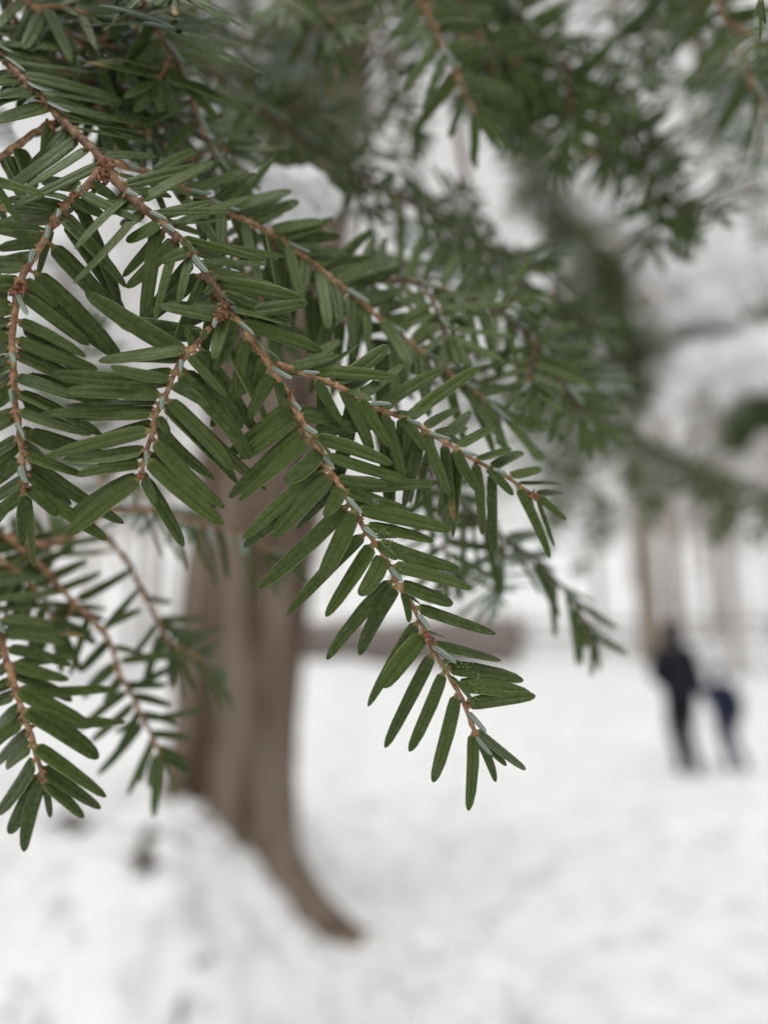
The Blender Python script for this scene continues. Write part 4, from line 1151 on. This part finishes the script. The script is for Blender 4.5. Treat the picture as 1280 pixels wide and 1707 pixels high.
# ------------------------------------------------------------------ bare trees behind
def bare_tree_meshes(seed, H=11.0, r=0.13, lev=2):
    rs = random.Random(seed)
    tr, cr = MB(), MB()
    pts = []
    p = Vector((0, 0, -0.4)); d = Vector((rs.gauss(0, .03), rs.gauss(0, .03), 1)).normalized()
    n = 16
    for i in range(n + 1):
        pts.append(p.copy())
        p = p + d * (H + 0.4) / n
        d = (d + Vector((rs.gauss(0, .035), rs.gauss(0, .035), 0.02))).normalized()
    rad = [r * (1 - 0.86 * (i / n) ** 0.9) * (1.25 if i == 0 else 1) for i in range(n + 1)]
    tr.tube(pts, rad, 10, 0.05)
    def grow(o, d, L, r, lev):
        q = [o.copy()]; dd = d.copy()
        m = 5 if lev > 0 else 4
        for i in range(m):
            o = o + dd * L / m
            dd = (dd + Vector((rs.gauss(0, .14), rs.gauss(0, .14), rs.gauss(0.05, .09)))).normalized()
            q.append(o.copy())
            if lev > 0:
                for _ in range(2):
                    a = rs.uniform(0, 6.28)
                    u = dd.orthogonal().normalized(); vv = dd.cross(u)
                    nd = (dd * 0.75 + (u * math.cos(a) + vv * math.sin(a)) * 0.75 + Vector((0, 0, .12))).normalized()
                    grow(o, nd, L * rs.uniform(0.38, 0.6), r * 0.55, lev - 1)
        cr.tube(q, [r * (1 - 0.75 * i / m) for i in range(m + 1)], 5 if lev > 1 else 4, 0, False)
    for i in range(4, n + 1):
        for _ in range(2 if i < n else 3):
            a = rs.uniform(0, 6.28)
            dd = Vector((math.cos(a), math.sin(a), rs.uniform(0.25, 0.9))).normalized()
            if rs.random() < 0.8:
                grow(pts[i], dd, H * rs.uniform(0.13, 0.26) * (1.15 - 0.5 * i / n), max(rad[i] * 0.42, 0.018), lev - 1)
    return mesh_from('trunk', tr.V, tr.F), mesh_from('crown', cr.V, cr.F)

VAR = [bare_tree_meshes(11 + k, H, r) for k, (H, r) in enumerate(((12, 0.13), (10, 0.10), (14, 0.17), (11, 0.085)))]
def bare_tree(x, y, var, s, rz, label, group=None, mt=M_BARK2):
    e = empty('bare_tree', (x, y, gz(x, y)))
    tag(e, label, 'tree', group)
    t = bpy.data.objects.new('trunk', VAR[var][0]); COL.objects.link(t); t.parent = e
    c = bpy.data.objects.new('crown', VAR[var][1]); COL.objects.link(c); c.parent = e
    for o_, m_ in ((t, mt), (c, M_TWIGS)):
        if len(o_.data.materials) == 0: o_.data.materials.append(None)
        o_.material_slots[0].link = 'OBJECT'; o_.material_slots[0].material = m_
    e.scale = (s, s, s); e.rotation_euler = (0, 0, rz)
    return e

def at_px(px, y):     # x in metres at ground distance y
    return (px - 640) / F * (y * math.cos(PITCH))
bare_tree(at_px(1088, 20.0), 20.0, 2, 1.95, 0.4, 'tan bare tree trunk directly behind the taller walker', mt=M_BARK3)
bare_tree(at_px(1126, 21.3), 21.3, 0, 1.7, 1.4, 'thinner tan bare tree standing close behind the thick one past the walkers', mt=M_BARK3)
GRP = 'bare trees on the snowy slope'
LAB = 'slender grey leafless tree standing on the snowy slope behind'
rs = random.Random(5)
spots = [(1190, 26), (1252, 31), (1330, 24), (1155, 27), (1210, 30), (1060, 44), (1120, 38),
         (1290, 26), (700, 34), (560, 37), (250, 24), (215, 19), (150, 26), (80, 21), (40, 32), (270, 33), (120, 40), (-40, 25),
         (190, 46), (1180, 50), (330, 50), (1400, 30)]
for i, (px, y) in enumerate(spots):
    bare_tree(at_px(px, y), y, i % 4, rs.uniform(0.85, 1.3), rs.uniform(0, 6.28), LAB, GRP, M_BARK2 if i % 3 else M_BARK3)

# ------------------------------------------------------------------ snowy evergreens farther back, right and left
M_FARN = simple_mat('far_needles', (0.055, 0.075, 0.035), (0.10, 0.125, 0.075), 2.0, 0.7, 0.3)
def evergreen(px, y, H, low, R, label, seed, dens=0.6, snow=0.5):
    r_ = random.Random(seed)
    x = at_px(px, y); z0 = gz(x, y)
    e = empty('evergreen_tree', (x, y, z0)); tag(e, label, 'tree', 'evergreens beyond the walkers')
    n = 14
    tp = [Vector((r_.gauss(0, .03), r_.gauss(0, .03), -0.3 + (H + 0.3) * i / n)) for i in range(n + 1)]
    MB().tube(tp, [0.12 * (1 - 0.9 * i / n) for i in range(n + 1)], 9, 0.05).build('trunk', M_BARK2, e)
    wood, V, Fs, SV, SF = MB(), [], [], [], []
    z = low
    while z < H * 0.97:
        rr = R * (1 - (z - low) / (H - low)) ** 0.8 + 0.15
        for k in range(r_.randint(3, 5)):
            a = r_.uniform(0, 6.28); L = rr * r_.uniform(0.7, 1.1)
            d = Vector((math.cos(a), math.sin(a), 0)); sd_ = Vector((-d.y, d.x, 0))
            pts = [Vector((0, 0, z)) + d * L * t + Vector((0, 0, -0.35 * L * t ** 1.6 + 0.1 * t)) for t in (0, .25, .5, .75, 1)]
            wood.tube(pts, [0.03, 0.024, 0.018, 0.012, 0.005], 5, 0, False)
            for _ in range(int(70 * L * dens)):
                t = r_.random() ** 0.7
                i = min(3, int(t * 4)); p = pts[i].lerp(pts[i + 1], t * 4 - i)
                p = p + sd_ * r_.gauss(0, 0.16 * L * (1.1 - t)) + Vector((0, 0, -abs(r_.gauss(0, 0.06))))
                u = (d * r_.uniform(0.3, 1) + sd_ * r_.gauss(0, .7) + Vector((0, 0, r_.gauss(-0.25, .25)))).normalized()
                v_ = u.cross(Vector((0, 0, 1)))
                v_ = (v_.normalized() if v_.length > 1e-3 else sd_) + Vector((0, 0, r_.gauss(0, .3)))
                l_ = r_.uniform(0.07, 0.15); w_ = l_ * r_.uniform(0.22, 0.4)
                tgt = (V, Fs) if r_.random() > snow else (SV, SF)
                if tgt[0] is SV: p = p + Vector((0, 0, 0.03))
                b = len(tgt[0])
                tgt[0].extend([p, p + u * l_ * 0.5 + v_ * w_, p + u * l_, p + u * l_ * 0.5 - v_ * w_])
                tgt[1].append((b, b + 1, b + 2, b + 3))
        z += r_.uniform(0.16, 0.3)
    wood.build('limbs', M_BARK3, e)
    cr_ = obj('crown', mesh_from('crown', V, Fs, False), M_FARN, e)
    if SV: obj('snow_load', mesh_from('snow_load', SV, SF, False), M_SNOW, e)['kind'] = 'stuff'
evergreen(1225, 17.0, 11.5, 4.6, 2.6, 'snow-dusted evergreen with high skirts standing beyond the child', 1)
evergreen(1000, 22.0, 14, 5.4, 2.8, 'snow-dusted evergreen behind the tan trunk pair, taller than the others', 2)
evergreen(760, 24.0, 12, 5.0, 2.4, 'snow-dusted evergreen rising behind the fallen log', 3)
evergreen(60, 15.0, 10, 4.0, 2.2, 'snow-dusted evergreen standing behind the snow bank', 4, 0.7)

# ------------------------------------------------------------------ fallen log beyond the trunk
lx0, lx1, ly = at_px(440, 19.0), at_px(872, 19.0), 19.0
fl = empty('fallen_log', ((lx0 + lx1) / 2, ly, gz((lx0 + lx1) / 2, ly)))
tag(fl, 'weathered brown fallen log lying on snow between the thick trunk and the walkers', 'log')
V, Fs = [], []
NS, NL = 28, 60
for i in range(NL):
    t = i / (NL - 1)
    x = lx0 + (lx1 - lx0) * t
    R = 0.40 + 0.36 * t
    endf = math.sqrt(max(0.0, 1 - ((t - 0.90) / 0.10) ** 2)) if t > 0.90 else 1.0
    R *= max(endf, 0.25)
    for k in range(NS):
        a = 2 * math.pi * k / NS
        rr = R * (1 + 0.10 * noise.noise(Vector((math.cos(a) * 3, math.sin(a) * 3, x * 0.9))) + 0.05 * noise.noise(Vector((math.cos(a) * 9, math.sin(a) * 9, x * 2))))
        V.append(Vector((x, ly + math.cos(a) * rr, gz(x, ly) + 0.50 + math.sin(a) * rr * 1.15 + 0.15 * t)) - fl.location)
for i in range(NL - 1):
    for k in range(NS):
        k2 = (k + 1) % NS
        Fs.append((i * NS + k, (i + 1) * NS + k, (i + 1) * NS + k2, i * NS + k2))
Fs.append(tuple(range(NS))); Fs.append(tuple((NL - 1) * NS + k for k in reversed(range(NS))))
M_LOG = simple_mat('log_bark', (0.15, 0.12, 0.108), (0.28, 0.24, 0.225), 4.0, 0.9, 0.1, (0.8, 0.05), stretch=(0.4, 2, 2))
lg = obj('bark', mesh_from('bark', V, Fs), M_LOG, fl)
# snow lying along the top of the log
V2, F2 = [], []
for i in range(NL):
    t = i / (NL - 1)
    for k in range(9):
        a = math.pi * (0.16 + 0.62 * k / 8)
        x = lx0 + (lx1 - lx0) * t * 0.985
        R = (0.40 + 0.36 * t) * (math.sqrt(max(0.06, 1 - ((t - 0.90) / 0.10) ** 2)) if t > 0.90 else 1.0)
        th = 0.10 * math.sin(math.pi * k / 8) * (1 + 0.6 * noise.noise(Vector((x * 1.3, k, 2)))) + 0.02
        lo_ = 0.10 * noise.noise(Vector((x * 0.9, 7, k * 0.3)))
        V2.append(Vector((x, ly + math.cos(a) * (R + th), gz(x, ly) + 0.50 + math.sin(a) * (R * 1.15 + th + lo_ * 0.3) + 0.15 * t)) - fl.location)
for i in range(NL - 1):
    for k in range(8):
        F2.append((i * 9 + k, i * 9 + k + 1, (i + 1) * 9 + k + 1, (i + 1) * 9 + k))
obj('snow_cap', mesh_from('snow_cap', V2, F2), M_SNOW, fl)
# broken stubs on the log
for (t, ang, L) in ((0.55, 1.1, 0.5), (0.8, 1.9, 0.4)):
    x = lx0 + (lx1 - lx0) * t
    b0 = Vector((x, ly + math.cos(ang) * 0.5, gz(x, ly) + 0.55 + math.sin(ang) * 0.55)) - fl.location
    MB().tube([b0, b0 + Vector((0.1, math.cos(ang), math.sin(ang))) * L * 0.6, b0 + Vector((0.2, math.cos(ang), math.sin(ang))) * L], [0.09, 0.07, 0.03], 8, 0.1).build('branch_stub', M_LOG, fl)

# ------------------------------------------------------------------ rail fence at the foot of the slope
M_RAIL = simple_mat('weathered_rail', (0.30, 0.28, 0.26), (0.46, 0.44, 0.42), 8.0, 0.9, 0.1, (0.5, 0.01))
fy = 22.0
xs = [at_px(p, fy) for p in (880, 985, 1090, 1195, 1300, 1405)]
fe = empty('rail_fence', (xs[0], fy, gz(xs[0], fy)))
tag(fe, 'weathered grey rail fence crossing the foot of the slope behind the walkers', 'fence')
for i, x in enumerate(xs):
    z = gz(x, fy)
    MB().tube([Vector((x, fy, z - 0.2)), Vector((x, fy, z + 0.5)), Vector((x + 0.02, fy, z + 1.15))], [0.075, 0.07, 0.065], 8, 0.08).build('post', M_RAIL, fe, fe.location)
    if i:
        xa = xs[i - 1]
        for h in (0.45, 0.90):
            a, b = Vector((xa - 0.15, fy - 0.08, gz(xa, fy) + h)), Vector((x + 0.15, fy - 0.08, z + h + 0.03))
            MB().tube([a, a.lerp(b, .3), a.lerp(b, .7) + Vector((0, 0, .02)), b], [0.055, 0.06, 0.06, 0.05], 8, 0.1).build('rail', M_RAIL, fe, fe.location)

# ------------------------------------------------------------------ litter on the snow
M_LEAF = simple_mat('dead_leaf', (0.05, 0.04, 0.03), (0.13, 0.10, 0.07), 60, 0.8, 0.2)
def ground_hit(px, py):
    d = (P(px, py, 1.0) - CAMPOS).normalized()
    t = 0.8
    while t < 40:
        p = CAMPOS + d * t
        if p.z <= gz(p.x, p.y): return p
        t += 0.02
    return p
for i, (px, py, s, lab) in enumerate([(240, 1440, 0.075, 'dark clump of dead leaves in a hollow of the snow bank'), (300, 1682, 0.030, 'small dark leaf scrap on the snow bank, lowest of the scraps'),
                          (345, 1372, 0.05, 'brown leaf scrap at the crest of the snow bank against the trunk'), (130, 1385, 0.07, 'loose grey-brown leaf litter along the crest of the snow bank'),
                          (14, 1692, 0.025, 'tiny brown leaf scrap on the snow bank under the dark drooping spray'), (333, 1608, 0.026, 'faint leaf scrap half buried in the snow bank below the leaf clump')]):
    p = ground_hit(px, py)
    r2 = random.Random(i)
    mb = MB()
    for k in range(9):
        c = Vector((r2.gauss(0, s * 0.55), r2.gauss(0, s * 0.55), 0))
        c.z = gz(p.x + c.x, p.y + c.y) - p.z + s * 0.10 * r2.random()
        # a curled leaf: bent 2x4 strip with thickness
        a = r2.uniform(0, 6.28); ln = s * r2.uniform(0.5, 0.9); wd = ln * 0.45
        mb.blob(c, Vector((math.cos(a), math.sin(a), r2.gauss(0, .25))), ln, wd, s * 0.10, 7, 5, 0.2)
    o = mb.build('dead_leaves', M_LEAF, None, loc=p)
    tag(o, lab, 'leaves', 'leaf scraps on the snow bank')

# scraps of bark, needles and twig bits strewn over the trodden snow: nobody could count them
lit = MB()
rl = random.Random(31)
patches = [(rl.uniform(-2.6, 2.6), rl.uniform(2.2, 8.5), rl.uniform(0.05, 0.22)) for _ in range(200)]
patches += [(rl.uniform(-2.4, 0.7), rl.uniform(2.0, 4.2), rl.uniform(0.03, 0.10)) for _ in range(260)]
for cx_, cy_, sp_ in patches:
    w_ = 1.0 if cx_ < 0.6 else 0.35
    for _ in range(int(rl.randint(6, 26) * w_)):
        x_, y_ = cx_ + rl.gauss(0, sp_), cy_ + rl.gauss(0, sp_)
        a_ = rl.uniform(0, 6.28); l_ = rl.uniform(0.004, 0.014)
        lit.blob(Vector((x_, y_, gz(x_, y_) + 0.001)), Vector((math.cos(a_), math.sin(a_), rl.gauss(0, .2))), l_, l_ * 0.35, l_ * 0.2, 5, 3, 0.2)
o = lit.build('forest_litter', M_LEAF)
tag(o, 'fine brown scraps of bark and needles strewn over the trodden snow', 'litter', kind='stuff')

# ------------------------------------------------------------------ the two walkers
def skin_mesh(name, verts, edges, radii, root=0, sub=2):
    me = bpy.data.meshes.new(name)
    me.from_pydata([tuple(v) for v in verts], edges, [])
    o = bpy.data.objects.new(name, me)
    COL.objects.link(o)
    o.modifiers.new('skin', 'SKIN').use_smooth_shade = True
    if not me.skin_vertices: pass
    for i, sv in enumerate(me.skin_vertices[0].data):
        r = radii[i]
        sv.radius = (r, r) if not isinstance(r, tuple) else r
        sv.use_root = (i == root)
    m = o.modifiers.new('sub', 'SUBSURF'); m.levels = sub; m.render_levels = sub
    dg = bpy.context.evaluated_depsgraph_get()
    dg.update()
    ev = bpy.data.meshes.new_from_object(o.evaluated_get(dg))
    bpy.data.objects.remove(o)
    bpy.data.meshes.remove(me)
    ev.polygons.foreach_set('use_smooth', [True] * len(ev.polygons))
    return ev

def chain(G, pts, rad, start=None):
    """add a chain to graph G = (verts, edges, radii); returns index of its end"""
    prev = start
    for p, r in zip(pts, rad):
        G[0].append(Vector(p)); G[2].append(r)
        i = len(G[0]) - 1
        if prev is not None: G[1].append((prev, i))
        prev = i
    return prev

M_COAT = simple_mat('black_coat', (0.006, 0.006, 0.010), (0.012, 0.012, 0.020), 9, 0.8, 0.2, (0.4, 0.01))
M_TROU = simple_mat('black_trousers', (0.007, 0.007, 0.010), (0.014, 0.014, 0.018), 9, 0.8, 0.2, (0.4, 0.01))
M_NAVY = simple_mat('navy_jacket', (0.005, 0.006, 0.028), (0.009, 0.011, 0.045), 9, 0.7, 0.3, (0.4, 0.01))
M_GREY = simple_mat('pale_snow_trousers', (0.06, 0.065, 0.10), (0.10, 0.11, 0.15), 9, 0.8, 0.2, (0.4, 0.01))
M_HATB = simple_mat('blue_hat', (0.02, 0.025, 0.06), (0.035, 0.042, 0.09), 40, 0.95, 0.1, (0.5, 0.01))
M_SKIN = simple_mat('skin', (0.42, 0.26, 0.19), (0.50, 0.32, 0.24), 20, 0.55, 0.3)
M_BOOT = simple_mat('dark_boot', (0.012, 0.012, 0.013), (0.025, 0.023, 0.022), 9, 0.6, 0.4)
M_GLOVE = simple_mat('dark_glove', (0.010, 0.010, 0.014), (0.02, 0.02, 0.026), 30, 0.8, 0.2)
M_HAIR = simple_mat('dark_hair', (0.010, 0.008, 0.007), (0.03, 0.022, 0.018), 60, 0.6, 0.3, stretch=(1, 1, 0.1))

def hand_into(G, wrist, wi, dirn, palm_n, s):
    """palm and five fingers grown from the wrist vertex wi"""
    d = dirn.normalized(); n = palm_n.normalized(); side = d.cross(n).normalized()
    pm = chain(G, [wrist + d * 0.045 * s, wrist + d * 0.085 * s], [(0.032 * s, 0.018 * s), (0.036 * s, 0.016 * s)], wi)
    base = wrist + d * 0.085 * s
    for k, ln in zip((-1.5, -0.5, 0.5, 1.5), (0.060, 0.075, 0.070, 0.055)):
        b = base + side * k * 0.017 * s + d * 0.012 * s
        chain(G, [b, b + (d + n * 0.35) * ln * 0.5 * s, b + (d * 0.75 + n * 0.75) * ln * 0.85 * s], [0.0085 * s, 0.008 * s, 0.0065 * s], pm)
    th = wrist + d * 0.035 * s - side * 0.034 * s
    chain(G, [th, th + (d * 0.7 - side * 0.5 + n * 0.4) * 0.035 * s, th + (d * 1.0 - side * 0.3 + n * 0.7) * 0.055 * s], [0.011 * s, 0.010 * s, 0.008 * s], pm - 1)

def person(name, label, loc, s, J, coat, trou, hat, hair, rz=0):
    """J: joints in metres for a 1.75 m figure, x right, y ahead (away), z up"""
    e = empty(name, loc)
    e.rotation_euler = (0, 0, rz)
    tag(e, label, 'person', 'people walking in the snow')
    j = {k: Vector(v) * s for k, v in J.items()}
    # body: torso, neck, head, arms, hands, legs, feet in one surface
    G = ([], [], [])
    chain(G, [j['pelvis'], j['waist'], j['chest'], j['neck0'], j['neck1'], j['head'], j['crown']],
          [(0.15 * s, .11 * s), (0.13 * s, .10 * s), (0.165 * s, .11 * s), 0.06 * s, 0.055 * s, (0.082 * s, 0.10 * s), (0.07 * s, .08 * s)])
    nose = chain(G, [j['head'] + J['face'] * 0.095 * s + Vector((0, 0, -0.005)) * s], [0.016 * s], 5)
    for sd, sh in (('l', -1), ('r', 1)):
        w_ = chain(G, [j['sh_' + sd], j['el_' + sd], j['wr_' + sd]], [0.055 * s, 0.042 * s, 0.030 * s], 2)
        dr = (j['wr_' + sd] - j['el_' + sd]).normalized()
        hand_into(G, j['wr_' + sd], w_, dr, Vector((-sh, 0.1, -0.1)), s)
        f_ = chain(G, [j['hip_' + sd], j['kn_' + sd], j['an_' + sd], j['toe_' + sd]], [0.085 * s, 0.058 * s, 0.042 * s, 0.038 * s], 0)
    body = obj('body', skin_mesh('body', *G), M_SKIN if hat is not None else M_SKIN, e)
    # coat over torso and sleeves
    G = ([], [], [])
    pf = 1.3 if hat is not None else 1.0          # the child's jacket is padded
    chain(G, [j['hem'], j['waist'], j['chest'], j['neck0'] + Vector((0, 0, .02)) * s],
          [(0.225 * s * pf, .175 * s * pf), (0.23 * s * pf, .165 * s * pf), (0.235 * s * pf, .16 * s * pf), 0.10 * s])
    for sd in 'lr':
        chain(G, [j['sh_' + sd], j['el_' + sd], j['wr_' + sd]], [0.088 * s * pf, 0.072 * s * pf, 0.054 * s], 2)
    cm = skin_mesh('jacket', *G, root=1)
    obj('jacket', cm, coat, e)
    for sd in 'lr':
        tg = ([], [], [])
        chain(tg, [j['hip_' + sd] + Vector((0, 0, .05)) * s, (j['hip_' + sd] + j['kn_' + sd]) / 2, j['kn_' + sd], (j['kn_' + sd] + j['an_' + sd]) / 2, j['an_' + sd]], [0.115 * s, 0.10 * s, 0.080 * s, 0.075 * s, 0.068 * s])
        obj('trouser_leg', skin_mesh('trouser_leg', *tg), trou, e)
        bg_ = ([], [], [])
        an, to = j['an_' + sd], j['toe_' + sd]
        chain(bg_, [an + Vector((0, 0, .09)) * s, an + Vector((0, 0, -.02)) * s, an.lerp(to, .45) + Vector((0, 0, -.012)) * s, to], [0.062 * s, 0.060 * s, 0.052 * s, (0.046 * s, 0.036 * s)])
        obj('boot', skin_mesh('boot', *bg_), M_BOOT, e)
        gg = ([], [], [])
        w_ = chain(gg, [j['wr_' + sd] - (j['wr_' + sd] - j['el_' + sd]).normalized() * 0.02 * s, j['wr_' + sd]], [0.042 * s, 0.036 * s])
        hand_into(gg, j['wr_' + sd], w_, (j['wr_' + sd] - j['el_' + sd]), Vector(((1 if sd == 'l' else -1), 0.1, -0.1)), s * 1.12)
        obj('glove', skin_mesh('glove', *gg), M_GLOVE, e)
    # head covering with ears and eyes below
    hb = MB()
    hc = j['head'] + Vector((0, 0, 0.035)) * s - J['face'] * 0.012 * s
    hb.blob(hc, Vector((0, 0, 1)), 0.125 * s, 0.098 * s, 0.108 * s, 18, 12, 0.02)
    if hat is not None:
        hb.blob(hc + Vector((0, 0, 0.13)) * s, Vector((0, 0, 1)), 0.035 * s, 0.035 * s, 0.035 * s, 10, 8, 0.1)
        hb.build('hat', hat, e)
    else:
        hb.blob(hc + Vector((0, -0.01, -0.10)) * s, Vector((0, 0, 1)), 0.10 * s, 0.115 * s, 0.105 * s, 18, 12, 0.02)   # hood gathered round the neck
        hb.build('hood', coat, e)
    lat = J['face'].cross(Vector((0, 0, 1)))
    eb = MB()
    for q in (-1, 1):
        eb = MB(); eb.blob(j['head'] + J['face'] * 0.088 * s + lat * q * 0.032 * s + Vector((0, 0, 0.012)) * s, J['face'], 0.008 * s, 0.012 * s, 0.008 * s, 8, 6)
        eb.build('eye', M_HAIR, e)
        eb = MB(); eb.blob(j['head'] + lat * q * 0.088 * s, J['face'], 0.022 * s, 0.012 * s, 0.03 * s, 8, 6)
        eb.build('ear', M_SKIN, e)
    return e

PY = 9.0
def on_ground(px, y): 
    x = at_px(px, y); return Vector((x, y, gz(x, y)))
J_AD = dict(pelvis=(0, 0, 0.93), waist=(-0.01, 0.02, 1.10), chest=(-0.02, 0.04, 1.34), neck0=(-0.03, 0.05, 1.48), neck1=(-0.03, 0.06, 1.54), head=(-0.035, 0.08, 1.63), crown=(-0.035, 0.075, 1.72),
            hem=(0.0, 0.0, 0.80), sh_l=(-0.20, 0.04, 1.40), el_l=(-0.31, 0.02, 1.15), wr_l=(-0.17, 0.14, 1.02), sh_r=(0.16, 0.04, 1.40), el_r=(0.235, 0.05, 1.13), wr_r=(0.33, 0.10, 0.92),
            hip_l=(-0.085, 0, 0.90), kn_l=(-0.06, 0.16, 0.52), an_l=(-0.02, 0.06, 0.10), toe_l=(-0.03, 0.22, 0.05), hip_r=(0.085, 0, 0.90), kn_r=(0.06, 0.02, 0.48), an_r=(0.04, -0.22, 0.16), toe_r=(0.05, -0.12, 0.05), face=Vector((0, 1, 0)))
person('person', 'adult walker in a black coat and dark trousers holding a small child by the hand', on_ground(1128, PY), 1.0, J_AD, M_COAT, M_TROU, None, True)
sc_ = 0.70
J_CH = dict(pelvis=(0, 0, 0.93), waist=(-0.01, 0.02, 1.08), chest=(-0.03, 0.03, 1.30), neck0=(-0.04, 0.03, 1.44), neck1=(-0.04, 0.04, 1.48), head=(-0.045, 0.05, 1.59), crown=(-0.045, 0.05, 1.69),
            hem=(0.02, 0.0, 0.82), sh_l=(-0.20, 0.03, 1.37), el_l=(-0.32, 0.03, 1.27), wr_l=(-0.44, 0.06, 1.30), sh_r=(0.16, 0.03, 1.36), el_r=(0.26, 0.0, 1.10), wr_r=(0.29, 0.08, 0.90),
            hip_l=(-0.085, 0, 0.90), kn_l=(-0.02, 0.14, 0.50), an_l=(0.05, 0.02, 0.10), toe_l=(0.05, 0.18, 0.05), hip_r=(0.085, 0, 0.90), kn_r=(0.13, 0.02, 0.48), an_r=(0.20, -0.18, 0.14), toe_r=(0.20, -0.06, 0.05), face=Vector((0, 1, 0)))
person('person', 'small child in a navy jacket and greyish trousers holding the taller walker\'s hand', on_ground(1199, PY) + Vector((0, 0.02, 0)), sc_, J_CH, M_NAVY, M_GREY, M_HATB, None)
